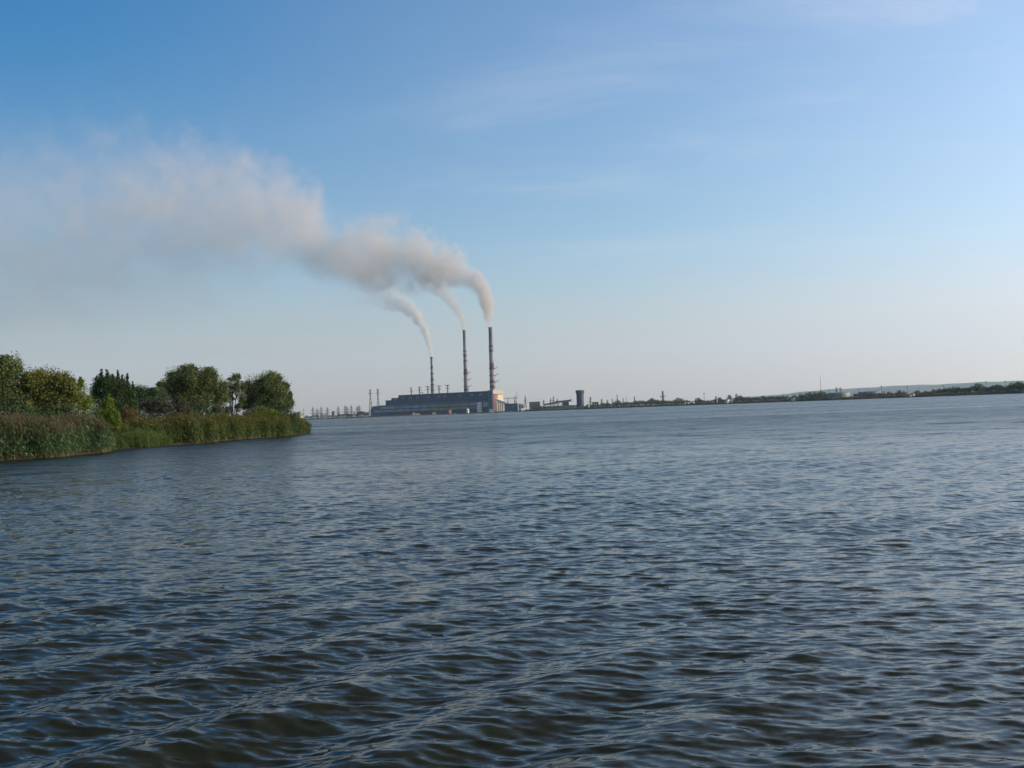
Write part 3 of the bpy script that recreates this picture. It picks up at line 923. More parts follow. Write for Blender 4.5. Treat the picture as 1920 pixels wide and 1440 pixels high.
for px0, px1, py, Y, mm, rf, lab, pit in [
    (1103.0, 1106.6, 757.6, 2720, 'concrete', 'roof_grey', 'narrow grey hut just left of the dark switch house', 0),
    (1153.8, 1157.2, 756.4, 2650, 'white', 'roof_grey', 'white hut below the pylon with the single arm', 1.5),
    (1183.5, 1186, 758.8, 2560, 'cream', 'roof_rust', 'cream hut at the water between rounded shore trees', 1.2),
    (1284.0, 1289.2, 753.6, 2290, 'white', 'roof_rust', 'small white house with a rusty roof, left of a floodlight mast', 2.0),
    (1289.6, 1292.8, 754.6, 2280, 'white', 'roof_grey', 'white lean-to right beside the small rusty roofed house', 0),
    (1299.4, 1303.6, 752.6, 2280, 'white', 'roof_grey', 'white house under a dark rounded tree left of the floodlight mast', 1.5),
    (1320.6, 1323.4, 753.8, 2200, 'cream', 'roof_grey', 'tiny cream hut below the floodlight mast', 1.0),
    (1333.5, 1340, 752.6, 2150, 'cream', 'roof_rust', 'cream house with a rusty roof beside the white pillar', 1.5),
    (1363.0, 1370.6, 748.2, 2060, 'white', 'roof_grey', 'biggest white house on the shore, under a round dark tree', 1.5),
    (1371.2, 1375.6, 751.4, 2050, 'white', 'roof_rust', 'low white outhouse on the right side of the biggest white house', 1.2),
    (1487.6, 1491.0, 746.2, 1770, 'white', 'white', 'square white hut alone on the dark bank', 0),
    (1706.0, 1709.4, 739.4, 1440, 'white', 'roof_grey', 'low white cottage by the water, left of a taller white gable', 0.8),
    (1711.6, 1717.0, 736.8, 1445, 'white', 'roof_grey', 'white gabled cottage on the bank before the hazy hill', 1.2),
    (1724.4, 1727.0, 735.6, 1450, 'cream', 'roof_grey', 'cream hut behind the bank right of the white gabled cottage', 0.6),
    (1740.0, 1744.0, 735.0, 1440, 'brown', 'roof_rust', 'red roofed brown hut among the bushes before the hill', 1.2),
]:
    shed('shore_house', px0, px1, py, Y, 5, M[mm], M[rf], lab, 'house', pitch=pit, nwin=1 if px1 - px0 > 3 else 0, z0=1.7, rz=0.65)
pole(1344.6, 742.4, 2120, 'white pillar standing beside a dark cypress', r=1.0, name='pillar', cat='pillar', m='white')
# the two big tanks on the right shore
t1 = round_tank(1559, 1599.5, 735.4, 1660, M['tank'], 'wide pale green tank with four small chimney pots on its roof', band=0.55, roofk=0.06, z0=1.8)
for k, (px, py) in enumerate([(1568.6, 727.6), (1572.0, 728.6), (1575.4, 728.4), (1577.4, 728.2)]):
    z = at(px, py, 1680).z
    b = MB(); b.tube([(0, 0, 0), (0, 0, z - 9.2)], 0.9, 8); b.tube([(0, 0, z - 9.2), (0, 0, z - 8.6)], 1.25, 8)
    o = b.build('vent_stack', M['white' if k in (1, 2) else 'dark_steel'], t1)
    o.location = (gx(px, 1675) - t1.location.x, 1675 - t1.location.y, 7.6)
round_tank(1618, 1661, 733.0, 1610, M['tank_grey'], 'wide low grey tank half hidden by trees, with a white end', band=0.6, roofk=0.07, z0=1.8)
shed('tank_house', 1655.5, 1662, 734.0, 1585, 8, M['white'], M['roof_grey'], 'white block standing at the right side of the grey tank', 'building', nwin=1, z0=1.8)
# ------------------------------------------------------------------ vegetation
def quads_from(cent, axis, nrm, ln, wd):
    """Leaf diamonds: centre, long axis, facing normal, length, width -> V, F."""
    side = np.cross(axis, nrm)
    side /= np.linalg.norm(side, axis=1, keepdims=True) + 1e-9
    a = axis * (ln / 2)[:, None]; s = side * (wd / 2)[:, None]
    V = np.stack([cent - a, cent + s - a * 0.1, cent + a, cent - s - a * 0.1], 1).reshape(-1, 3)
    F = np.arange(len(cent) * 4).reshape(-1, 4)
    return V, F
def unit(v):
    return v / (np.linalg.norm(v, axis=1, keepdims=True) + 1e-9)
def leaf_cloud(rng, lobes, n, size, droop=0.35, clump=0.55, per=26, slim=0.42, shell=0.55, sub=True):
    """Leaves in clumps spread through several ellipsoid lobes (cx,cy,cz,rx,ry,rz)."""
    lobes = [tuple(l) for l in lobes]
    for l in list(lobes) * (1 if sub else 0):
        for k in range(5):
            d = rng.normal(size=3); d /= np.linalg.norm(d); d[2] = abs(d[2]) * 0.9 - 0.15
            f = rng.uniform(0.28, 0.48)
            lobes.append((l[0] + d[0] * l[3] * 0.86, l[1] + d[1] * l[4] * 0.86, l[2] + d[2] * l[5] * 0.86, l[3] * f, l[4] * f, l[5] * f))
    L_ = np.array(lobes, float)
    vol = (L_[:, 3] * L_[:, 4] * L_[:, 5]) ** (2 / 3)
    nc = max(3, n // per)
    li = rng.choice(len(L_), nc, p=vol ** 0.7 / (vol ** 0.7).sum())
    d = unit(rng.normal(size=(nc, 3)))
    rad = rng.uniform(shell ** 3, 1, nc) ** (1 / 3)
    rad *= rng.uniform(0.74, 1.06, nc)
    cc = L_[li, :3] + d * rad[:, None] * L_[li, 3:]
    ci = rng.integers(0, nc, n)
    rs = (L_[li, 3:].mean(1) * 0.27 * clump / 0.55)[ci]
    p = cc[ci] + np.clip(rng.normal(size=(n, 3)), -1.5, 1.5) * rs[:, None] * np.array([1, 1, 0.8])
    ax = unit(rng.normal(size=(n, 3)) + d[ci] * 0.9 + np.array([0, 0, -droop]))
    nm = unit(rng.normal(size=(n, 3)) + d[ci] * 0.7)
    ln = rng.uniform(0.7, 1.3, n) * size
    return quads_from(p, ax, nm, ln, ln * slim)
LM = {
    'willow': leaf_mat('willow_leaves', (0.048, 0.080, 0.025), (0.132, 0.168, 0.054), 0.28, (0.265, 0.263, 0.106)),
    'olive': leaf_mat('olive_leaves', (0.071, 0.093, 0.020), (0.174, 0.182, 0.041), 0.28, (0.334, 0.263, 0.081)),
    'dark': leaf_mat('dark_green_leaves', (0.022, 0.048, 0.019), (0.066, 0.109, 0.037), 0.25, (0.131, 0.187, 0.066)),
    'grey': leaf_mat('grey_purple_leaves', (0.036, 0.039, 0.024), (0.083, 0.083, 0.051), 0.22, (0.150, 0.132, 0.090)),
    'lime': leaf_mat('bright_green_leaves', (0.075, 0.131, 0.013), (0.163, 0.231, 0.025), 0.38, (0.250, 0.275, 0.062)),
    'rust': leaf_mat('rusty_leaves', (0.070, 0.059, 0.020), (0.147, 0.105, 0.039), 0.28, (0.252, 0.154, 0.056)),
    'far': leaf_mat('far_tree_leaves', (0.032, 0.054, 0.022), (0.094, 0.126, 0.047), 0.25, (0.180, 0.180, 0.072)),
    'fardry': leaf_mat('far_dry_leaves', (0.053, 0.060, 0.024), (0.128, 0.120, 0.053), 0.25, (0.225, 0.180, 0.090)),
}
BARK = mat('willow_bark', (0.035, 0.029, 0.022), 0.95, 0.35, 4.0)
def branches(b, base, lobes, r0, rng):
    fork = Vector(base) + Vector((rng.uniform(-.2, .2), rng.uniform(-.2, .2), max(0.6, 0.35 * np.mean([l[2] for l in lobes]))))
    b.tube([base, (Vector(base) + fork) / 2 + Vector((rng.uniform(-.1, .1), 0, 0)), fork], [r0, r0 * 0.85, r0 * 0.7], 8)
    for l in lobes:
        end = Vector(l[:3]) + Vector((0, 0, l[5] * 0.35))
        mid = (fork + end) / 2 + Vector((rng.uniform(-.25, .25), rng.uniform(-.25, .25), rng.uniform(0, .4)))
        b.tube([fork - Vector((0, 0, .05)), mid, end], [r0 * 0.55, r0 * 0.36, r0 * 0.10], 6)
        for k in range(3):
            e2 = Vector(l[:3]) + Vector((rng.uniform(-1, 1) * l[3], rng.uniform(-1, 1) * l[4], rng.uniform(-.2, 1) * l[5])) * 0.8
            b.tube([mid, (mid + e2) / 2 + Vector((0, 0, .2)), e2], [r0 * 0.26, r0 * 0.16, r0 * 0.05], 5)
def near_tree(name, label, px, Y, lobes_px, leaf, n, size, trunk=0.16, cat='tree', group=None, base_py=None, droop=0.35, slim=0.36, clump=0.55, shell=0.5, seed=0, leanx=0.0, sub=True):
    """lobes_px: (px, py, half width px, half height px) in the photo, turned into lobes at distance Y."""
    rng = np.random.default_rng(100 + seed)
    x0 = gx(px, Y); z0 = 0.45
    k = m_px(Y)
    lobes = []
    for i, (lx, ly, wx, wz) in enumerate(lobes_px):
        p = at(lx, ly, Y)
        dy = rng.uniform(-0.5, 0.5) * wx * k * 0.7
        lobes.append((p.x - x0, dy, p.z - z0, wx * k, wx * k * rng.uniform(0.85, 1.1), wz * k))
    t = thing(name, label, cat, (x0, Y, z0), 0, group)
    V, F = leaf_cloud(rng, lobes, int(n * 1.6), size * 0.88, droop, clump, slim=slim, shell=shell, sub=sub)
    V[:, 2] = np.maximum(V[:, 2], -0.2)
    np_mesh('crown', V, F, LM[leaf], parent=t)
    b = MB(); branches(b, (leanx, 0, -0.3), lobes, trunk, random.Random(seed))
    b.build('trunk', BARK, t, smooth=True)
    return t
near_tree('willow_tree', 'tall leafy willow cut by the left edge of the photo', -6, 96,
          [(2, 712, 40, 42), (22, 750, 34, 38), (-30, 730, 40, 50), (8, 690, 26, 22), (40, 772, 26, 28)], 'willow', 24000, 0.26, 0.2, seed=1)
near_tree('willow_tree', 'broad olive green willow with a yellowish rounded top, behind the brown topped reeds', 88, 98,
          [(78, 722, 30, 32), (106, 722, 26, 28), (62, 752, 34, 34), (112, 758, 34, 32), (88, 742, 40, 38), (130, 735, 14, 30)], 'olive', 34000, 0.25, 0.2, seed=2)
near_tree('young_poplar', 'small pointed lime green tree between the olive willow and the dark spiky tree', 154, 100,
          [(154, 730, 8, 20), (150, 752, 14, 24), (160, 762, 14, 26), (152, 716, 4.5, 10)], 'lime', 3600, 0.2, 0.07, seed=3, droop=-0.2)
near_tree('spiky_tree', 'dark green tree whose top ends in several thin spikes', 204, 116,
          [(190, 728, 18, 24), (213, 730, 21, 26), (235, 740, 15, 24), (202, 718, 14, 16), (224, 722, 12, 16), (178, 742, 12, 18), (250, 756, 10, 20), (205, 762, 32, 22), (228, 766, 26, 20), (189, 698, 2.5, 8), (189, 706, 4.5, 8), (189, 716, 7.2, 10), (189, 728, 9.9, 10), (201, 696, 2.0, 8), (201, 704, 3.5, 8), (201, 714, 5.6, 10), (201, 726, 7.7, 10), (212, 706, 1.7, 8), (212, 714, 3.0, 8), (212, 724, 4.8, 10), (212, 736, 6.6, 10), (221, 699, 1.7, 8), (221, 707, 3.0, 8), (221, 717, 4.8, 10), (221, 729, 6.6, 10), (229, 710, 1.4, 8), (229, 718, 2.5, 8), (229, 728, 4.0, 10), (229, 740, 5.5, 10), (239, 706, 1.4, 8), (239, 714, 2.5, 8), (239, 724, 4.0, 10), (239, 736, 5.5, 10), (249, 720, 1.4, 8), (249, 728, 2.5, 8), (249, 738, 4.0, 10), (249, 750, 5.5, 10), (180, 712, 2.2, 8), (180, 720, 4.0, 8), (180, 730, 6.4, 10), (180, 742, 8.8, 10)], 'dark', 24000, 0.2, 0.18, seed=4, droop=-0.5, clump=0.5, shell=0.2, sub=False)
near_tree('tall_shrub', 'bright yellow green pointed shrub above the low green grass', 206, 105,
          [(203, 764, 9, 22), (196, 782, 12, 22), (212, 784, 12, 20), (204, 748, 4.5, 10), (220, 796, 8, 14), (186, 790, 12, 22)], 'lime', 5200, 0.19, 0.06, cat='shrub', seed=5, droop=-0.3)
near_tree('rusty_shrub', 'reddish brown shrub beside the bright yellow green one', 240, 110,
          [(234, 772, 12, 14), (246, 776, 14, 14), (228, 784, 10, 12)], 'rust', 2600, 0.17, 0.05, cat='shrub', seed=6)
near_tree('low_tree', 'low dark tree just left of the tallest willow', 268, 128,
          [(262, 742, 22, 20), (285, 748, 22, 22), (250, 755, 20, 22), (300, 752, 18, 22)], 'dark', 15000, 0.22, 0.14, seed=7)
near_tree('grey_shrub', 'rounded grey purple shrub in front of the low dark tree', 288, 121,
          [(276, 764, 20, 16), (298, 760, 20, 18), (312, 768, 12, 14)], 'grey', 6000, 0.18, 0.08, cat='shrub', seed=8)
near_tree('grey_shrub', 'smaller grey purple shrub under the tallest willow', 336, 126,
          [(326, 770, 18, 14), (344, 766, 16, 16), (354, 776, 10, 10)], 'grey', 4600, 0.18, 0.08, cat='shrub', seed=9)
near_tree('bushy_tree', 'light green tree showing behind the left side of the tallest willow', 306, 150,
          [(304, 722, 10, 12), (310, 734, 16, 18)], 'lime', 2200, 0.24, 0.1, seed=10)
near_tree('willow_tree', 'tallest willow with a wide two humped crown over the reeds', 366, 136,
          [(346, 714, 28, 28), (372, 722, 32, 32), (396, 726, 26, 26), (392, 702, 14, 16), (334, 734, 26, 28), (384, 750, 38, 24), (414, 744, 14, 26), (348, 756, 30, 22), (352, 694, 16, 12)], 'willow', 42000, 0.26, 0.24, seed=11)
near_tree('slim_willow', 'slim thin crowned willow with its bare trunk showing between two bigger willows', 438, 146,
          [(440, 718, 14, 16), (432, 730, 12, 14), (450, 730, 10, 18), (442, 706, 8, 8), (430, 748, 8, 12), (455, 750, 6, 12), (446, 764, 7, 8), (430, 768, 6, 8)], 'willow', 6200, 0.24, 0.13, seed=12)
near_tree('willow_tree', 'round willow at the tip of the reed point, nearest the open lake', 496, 150,
          [(494, 732, 34, 32), (516, 728, 24, 26), (476, 738, 24, 28), (506, 712, 22, 16), (522, 752, 24, 24), (536, 762, 13, 18), (486, 758, 30, 20), (545, 738, 3, 5), (543, 745, 4, 8)], 'willow', 32000, 0.26, 0.22, seed=13)
near_tree('lime_bush', 'light green bush under the round willow at the tip', 496, 144,
          [(488, 772, 16, 10), (504, 774, 14, 9), (516, 778, 10, 7)], 'lime', 2600, 0.18, 0.05, cat='shrub', seed=14)
near_tree('low_bush', 'small dark bush between the slim willow and the tallest willow', 420, 134,
          [(412, 768, 12, 12), (424, 772, 9, 9)], 'grey', 1800, 0.18, 0.05, cat='shrub', seed=15)

# undergrowth under and between the trees of the point
def undergrowth():
    rng = np.random.default_rng(55)
    Vs, Fs, c = [], [], 0
    for px, Y, top, w in [(-20, 92, 752, 24), (14, 92, 756, 26), (46, 93, 752, 26), (74, 94, 758, 24), (100, 95, 752, 26), (126, 97, 754, 22), (146, 99, 762, 20), (168, 104, 758, 22), (188, 110, 762, 20),
                          (226, 118, 758, 22), (250, 120, 762, 18), (272, 126, 754, 22), (300, 128, 750, 22), (326, 130, 752, 20), (352, 131, 756, 20), (378, 132, 752, 22), (400, 133, 756, 16), (412, 136, 764, 10),
                          (466, 146, 764, 12), (482, 146, 756, 18), (506, 147, 752, 18), (526, 148, 758, 14), (540, 150, 768, 8)]:
        k = m_px(Y); p = at(px, top - 4, Y)
        zt = p.z; zc = zt / 2 + 0.2
        lobes = [(p.x, Y, zc, w * k, w * k * 0.8, zt - zc), (p.x + rng.normal(0, 0.5), Y + 0.6, zc * 0.75, w * k * 1.1, w * k * 0.8, zc * 0.8)]
        V, F = leaf_cloud(rng, lobes, 2600, 0.19, 0.3, 0.6, slim=0.4, shell=0.3)
        V[:, 2] = np.maximum(V[:, 2], 0.1)
        Vs.append(V); Fs.append(F + c); c += len(V)
    o = np_mesh('undergrowth', np.concatenate(Vs), np.concatenate(Fs), LM['dark'])
    tag(o, 'dark undergrowth between the trees of the reed point', None, None, 'stuff')
undergrowth()

# island ground
SL = [(-62, 34), (-50, 48), (-43, 58), (-39.5, 68), (-37.6, 77), (-35.4, 82), (-35.5, 91), (-38.6, 101), (-36.0, 108), (-34.7, 115), (-34.2, 129), (-31.6, 144), (-31.0, 157), (-32.3, 166), (-37, 173), (-47, 180), (-64, 186), (-95, 186)]
def build_island():
    b = MB()
    n = len(SL)
    cx, cy = -110, 115
    vs = []
    for k, z in ((1.015, -0.5), (1.0, 0.02), (0.96, 0.25), (0.88, 0.45), (0.4, 0.7)):
        for x, y in SL:
            vs.append((cx + (x - cx) * k, cy + (y - cy) * k, z))
    fs = []
    for r in range(4):
        for i in range(n - 1):
            fs.append((r * n + i, r * n + i + 1, (r + 1) * n + i + 1, (r + 1) * n + i))
    vs.append((cx, cy, 0.7)); fs += [(4 * n + i, 4 * n + i + 1, len(vs) - 1) for i in range(n - 1)]
    b.poly(vs, fs)
    o = b.build('reed_point_soil', mat('marsh_soil', (0.020, 0.018, 0.011), 0.95, 0.4, 0.8), smooth=True)
    tag(o, kind='structure', label='dark marshy soil of the reed point')
build_island()

# reeds: thousands of stems nobody could count
def polyline(pts, step):
    out = []
    for (x0, y0), (x1, y1) in zip(pts, pts[1:]):
        l = math.hypot(x1 - x0, y1 - y0); n = max(1, int(l / step))
        for i in range(n):
            f = i / n
            nx, ny = -(y1 - y0) / l, (x1 - x0) / l
            out.append((x0 + (x1 - x0) * f, y0 + (y1 - y0) * f, nx, ny))
    return np.array(out)
def reed_bed(name, label, sl, depth, dens, h0, hv, mats, rng, plume=True, edge=None, lean=0.10, leafw=0.085, nleaf=8):
    P = polyline(sl, 0.05)
    length = len(P) * 0.05
    n = int(length * depth * dens)
    i = rng.integers(0, len(P), n)
    off = depth * rng.beta(0.9, 1.3, n)
    wig = 0.35 * np.sin(P[i, 1] * 1.3) + 0.25 * np.sin(P[i, 1] * 3.1 + 1) + 0.45 * np.sin(P[i, 1] * 0.5 + 2)
    x = P[i, 0] + P[i, 2] * (off + wig) ; y = P[i, 1] + P[i, 3] * (off + wig)
    front = np.clip(off / 1.5, 0, 1)
    h = (h0 + 0.22 * np.sin(x * 0.9 + y * 0.45) + 0.18 * np.sin(y * 1.7) + 0.16 * np.sin(y * 4.3 + x * 2.1)) * (0.80 + 0.20 * front) + rng.normal(0, hv, n)
    if edge is not None:
        h *= edge(x, y)
    h = np.maximum(h, 0.35)
    base = np.stack([x, y, np.full(n, -0.12)], 1)
    ld = rng.normal(0, lean, (n, 2)) + np.array([-0.05, -0.03])
    tip = base + np.stack([ld[:, 0] * h, ld[:, 1] * h, h], 1)
    Vs, Fs, Ms = [], [], []
    cnt = 0
    def push(V, F, mi):
        nonlocal cnt
        Vs.append(V); Fs.append(F + cnt); Ms.append(np.full(len(F), mi)); cnt += len(V)
    # stems: lower straw coloured half, upper green half
    a = rng.uniform(0, 2 * np.pi, n)
    s = np.stack([np.cos(a), np.sin(a), np.zeros(n)], 1)
    def strip(p, q, w0, w1, mi, sd):
        V = np.stack([p - sd * w0[:, None], p + sd * w0[:, None], q + sd * w1[:, None], q - sd * w1[:, None]], 1).reshape(-1, 3)
        push(V, np.arange(len(p) * 4).reshape(-1, 4), mi)
    f1 = rng.uniform(0.12, 0.28, n)[:, None]
    mid = base + (tip - base) * f1
    strip(base, mid, np.full(n, 0.010), np.full(n, 0.009), 0, s)
    strip(mid, tip, np.full(n, 0.008), np.full(n, 0.004), 1, s)
    # leaves
    for k in range(nleaf):
        f = rng.uniform(0.12, 0.97, n)
        p = base + (tip - base) * f[:, None]
        a = rng.uniform(0, 2 * np.pi, n)
        o = np.stack([np.cos(a), np.sin(a), rng.uniform(-0.1, 0.7, n)], 1)
        ln = rng.uniform(0.40, 0.85, n) * np.clip(h / 2.2, 0.5, 1.1)
        m1 = p + unit(o) * (ln * 0.55)[:, None]
        o2 = o.copy(); o2[:, 2] -= rng.uniform(0.5, 1.4, n)
        q = m1 + unit(o2) * (ln * 0.5)[:, None]
        sd = np.stack([-np.sin(a), np.cos(a), np.zeros(n)], 1)
        w = np.full(n, leafw / 2) * rng.uniform(0.7, 1.2, n)
        strip(p, m1, w * 0.5, w, 1, sd)
        strip(m1, q, w, w * 0.1, 1, sd)
    if plume:
        for k in range(5):
            sel = rng.random(n) < 0.75
            p = tip[sel] - np.stack([np.zeros(sel.sum())] * 2 + [rng.uniform(0, 0.28, sel.sum())], 1)
            a = rng.uniform(0, 2 * np.pi, sel.sum())
            o = unit(np.stack([np.cos(a) * 0.5 - 0.25, np.sin(a) * 0.5, rng.uniform(0.2, 1.1, sel.sum())], 1))
            q = p + o * rng.uniform(0.16, 0.34, sel.sum())[:, None]
            sd = np.stack([-np.sin(a), np.cos(a), np.zeros(sel.sum())], 1)
            w = np.full(sel.sum(), 0.022)
            strip(p, q, w, w * 0.5, 2, sd)
    o = np_mesh(name, np.concatenate(Vs), np.concatenate(Fs), mats, np.concatenate(Ms))
    tag(o, label, None, None, 'stuff')
    return o
STRAW = leaf_mat('dry_reed_stalks', (0.15, 0.11, 0.045), (0.27, 0.21, 0.09), 0.2)
RG = leaf_mat('reed_leaves', (0.044, 0.088, 0.036), (0.120, 0.185, 0.080), 0.35, (0.22, 0.28, 0.14))
RG2 = leaf_mat('golden_green_reed_leaves', (0.050, 0.084, 0.022), (0.130, 0.172, 0.050), 0.35, (0.24, 0.26, 0.10))  # golden green leaf colour of the outer and back reed beds
RLIME = leaf_mat('young_reed_leaves', (0.062, 0.112, 0.024), (0.150, 0.215, 0.055), 0.4, (0.22, 0.28, 0.10))
PL1 = leaf_mat('brown_reed_plumes', (0.085, 0.058, 0.032), (0.165, 0.110, 0.060), 0.3)
PL2 = leaf_mat('golden_brown_reed_plumes', (0.081, 0.068, 0.016), (0.162, 0.131, 0.032), 0.3)
rg = np.random.default_rng(21)
i0 = SL.index((-35.5, 91))
reed_bed('brown_topped_reed_bed', 'tall reeds with purple brown plumes and straw coloured feet', SL[1:i0 + 1] + [(-36.8, 94.5)], 5.5, 26, 2.85, 0.27, [STRAW, RG, PL1], rg)
reed_bed('low_green_reed_bed', 'low bright green young reeds in the notch of the shore', [(-37.3, 96.5), (-38.4, 101), (-36.1, 107.8), (-35.6, 110)], 4.5, 38, 1.55, 0.14, [RLIME, RLIME, RLIME], rg, plume=False, leafw=0.04)
def tip_edge(x, y):
    return np.clip(1.0 - 0.55 * np.clip((x + 35.5) / 5.0, 0, 1) * np.clip((y - 150) / 14, 0, 1), 0.3, 1)
reed_bed('golden_topped_reed_bed', 'tall reeds with golden brown plumes running out to the tip of the point', [(-40.5, 105), (-37.6, 109.4)] + SL[9:16], 5.5, 24, 2.75, 0.27, [STRAW, RG2, PL2], rg, edge=tip_edge)
reed_bed('back_reed_bed', 'reeds behind the low green patch', [(-46, 97), (-43.5, 101), (-41.5, 106)], 3.5, 22, 2.6, 0.2, [STRAW, RG2, PL2], rg)

# ------------------------------------------------------------------ far trees
def far_proto(name, lobes, leaf, n, size, seed, trunk_h=3.0):
    rng = np.random.default_rng(seed)
    t = thing(name, 'x', 'tree', (0, 0, 0))
    V, F = leaf_cloud(rng, lobes, n, size, 0.1, 0.6, per=14, slim=0.7, shell=0.35)
    V[:, 2] = np.maximum(V[:, 2], 0.1)
    np_mesh('crown', V, F, LM[leaf], parent=t)
    b = MB(); b.tube([(0, 0, -0.5), (0.1, 0, trunk_h * 0.6), (0, 0.1, trunk_h * 1.6)], [0.35, 0.28, 0.12], 6)
    b.tube([(0.1, 0, trunk_h * 0.7), (1.2, 0.3, trunk_h * 1.7)], [0.16, 0.06], 5)
    b.tube([(0.1, 0, trunk_h * 0.8), (-1.1, -0.4, trunk_h * 1.8)], [0.16, 0.06], 5)
    b.build('trunk', BARK, t)
    return t
# all prototypes are about 10 m tall
PROTO = [
    far_proto('shore_tree', [(0, 0, 5.5, 3.6, 3.6, 3.8), (1.8, .5, 6.5, 2.4, 2.4, 2.8), (-2, -.4, 4.8, 2.6, 2.6, 3.0), (0.2, 0, 8.0, 2, 2, 1.9)], 'far', 1100, 0.62, 31),
    far_proto('shore_tree', [(0, 0, 4.6, 4.6, 4.4, 3.6), (2.6, 0, 4.2, 2.8, 2.8, 3), (-2.8, .4, 5.0, 2.8, 2.8, 3.2), (0, 0, 7.6, 2.6, 2.6, 2.2)], 'far', 1200, 0.66, 32),
    far_proto('shore_tree', [(0, 0, 5.2, 3.4, 3.4, 4.0), (1.2, .2, 7.2, 2.0, 2.0, 2.6), (-1.5, 0, 3.6, 3, 3, 2.8)], 'fardry', 1000, 0.62, 33),
    far_proto('shore_poplar', [(0, 0, 3.4, 1.9, 1.9, 3.2), (0, 0, 6.2, 1.6, 1.6, 3), (0.1, 0, 8.4, 0.9, 0.9, 1.7)], 'far', 800, 0.5, 34, 2.0),
]
USED = [False] * len(PROTO)
def place_tree(k, px, Y, h, label, group=None, wide=1.0, name=None, rz=None, rng=random):
    p = PROTO[k]
    if USED[k]:
        o = copy_tree(p)
    else:
        o = p; USED[k] = True
    o['label'] = label
    if 'group' in o.keys(): del o['group']
    if group: o['group'] = group
    s = h / 10.0
    o.location = (gx(px, Y), Y, 1.9); o.scale = (s * wide, s * wide, s)
    o.rotation_euler = (0, 0, rng.uniform(0, 6.28) if rz is None else rz)
    return o
BIG = [  # px, top py, dY, kind, width, label
    (1157.5, 748.0, 120, 1, 1.0, 'high rounded dark tree just under the single armed pylon near the dark switch house'),
    (1222.5, 745.2, 110, 0, 1.0, 'pale green pointed tree standing above its neighbours left of the lone pylon'),
    (1272.0, 744.2, 110, 1, 1.5, 'wide flat topped dark tree right of the lone pylon'),
    (1309.5, 744.2, 120, 1, 1.2, 'dark domed tree behind the white house left of the floodlight mast'),
    (1343.2, 742.4, 60, 3, 1.0, 'dark pointed cypress like tree beside the white pillar'),
    (1349.0, 744.2, 70, 0, 1.1, 'round dark tree right of the white pillar'),
    (1368.5, 739.2, 70, 0, 0.75, 'round topped dark tree standing above the biggest white house'),
    (1382.2, 737.4, 70, 3, 1.2, 'narrow dark tree sticking out highest right of the biggest white house'),
    (1388.0, 739.8, 60, 1, 1.2, 'broad tree on the right side of the narrow highest one'),
    (1503.5, 736.2, 50, 2, 1.1, 'pointed pale tree left of the rounded clump below the tall mast'),
    (1518.0, 733.6, 40, 1, 1.35, 'left tree of the rounded clump below the tall mast'),
    (1530.0, 732.4, 44, 2, 1.35, 'middle tree of the rounded clump below the tall mast'),
    (1541.0, 731.6, 40, 1, 1.2, 'right tree of the rounded clump, right under the tall mast'),
    (1686.0, 729.8, 70, 1, 0.95, 'dark tree with a wide crown right of the grey tank'),
    (1719.0, 730.2, 60, 1, 0.9, 'dark tree directly behind the white gabled cottage'),
    (1751.5, 728.6, 50, 0, 0.9, 'tree with a small rounded top left of the long bushy wood'),
    (1789.0, 723.6, 50, 1, 1.0, 'broad tree at the high left shoulder of the big shoreline tree'),
    (1834.5, 716.2, 40, 1, 1.05, 'biggest shoreline tree with a broad domed crown against the hill'),
    (1873.0, 719.8, 40, 0, 1.2, 'grey green tree left of the double headed lamp post'),
    (1897.0, 715.4, 40, 2, 1.15, 'pale bushy tree right of the double headed lamp post'),
    (1912.0, 713.6, 40, 0, 1.1, 'tall leafy tree closing the shoreline at the right edge of the photo'),
]
for px, py, dY, k, wd, lab in BIG:
    Y = shoreY(px) + dY
    h = at(px, py, Y).z - 1.9
    place_tree(k, px, Y, h, lab, wide=wd, rng=random)
def stretch(px0, px1, step, prof, group, label, kinds, rng, depth=(25, 90), wide=1.0):
    px = px0
    while px < px1:
        for (a, ha), (c, hc) in zip(prof, prof[1:]):
            if a <= px <= c:
                hp = ha + (hc - ha) * (px - a) / (c - a)
        Y = shoreY(px) + rng.uniform(*depth)
        h = max(3.0, hp * m_px(Y) * rng.uniform(0.62, 1.04) + CAM_H - 1.9)
        place_tree(rng.choice(kinds), px, Y, h, label, group, wide=wide * rng.uniform(0.9, 1.35), rng=rng)
        px += step * rng.uniform(0.65, 1.35)
rt = random.Random(77)
stretch(572, 693, 3.4, [(570, 6), (580, 9), (610, 9.5), (640, 9), (665, 10.5), (680, 11.5), (700, 10)], 'trees on the far shore left of the plant',
        'dark tree in the far shore wood below the pylons left of the plant', [0, 1, 1, 0, 3], rt, (110, 230), 1.2)
stretch(1001, 1040, 3.6, [(1000, 10), (1020, 9), (1041, 6)], 'trees between the brown hall and the conveyor', 'dark green tree between the brown hall and the conveyor gallery', [1, 0, 1], rt, (20, 50), 1.1)
stretch(1086, 1236, 2.9, [(1080, 7), (1100, 8), (1125, 9), (1150, 11), (1190, 12), (1215, 12.5), (1240, 12)], 'shore trees between the dark tower and the lone pylon',
        'shore tree in the strip between the dark tower and the lone pylon', [0, 1, 2, 1, 0], rt)
stretch(1236, 1360, 3.3, [(1230, 12), (1260, 12), (1290, 9.5), (1320, 10), (1340, 9), (1361, 8)], 'shore trees between the lone pylon and the biggest white house',
        'shore tree in the strip between the lone pylon and the biggest white house', [0, 1, 1, 2], rt)
stretch(1376, 1556, 3.7, [(1370, 11), (1400, 11), (1440, 11.5), (1480, 11), (1500, 10), (1557, 11)], 'shore trees between the biggest white house and the first tank',
        'shore tree in the strip between the biggest white house and the first tank', [0, 1, 1, 2], rt, (15, 70))
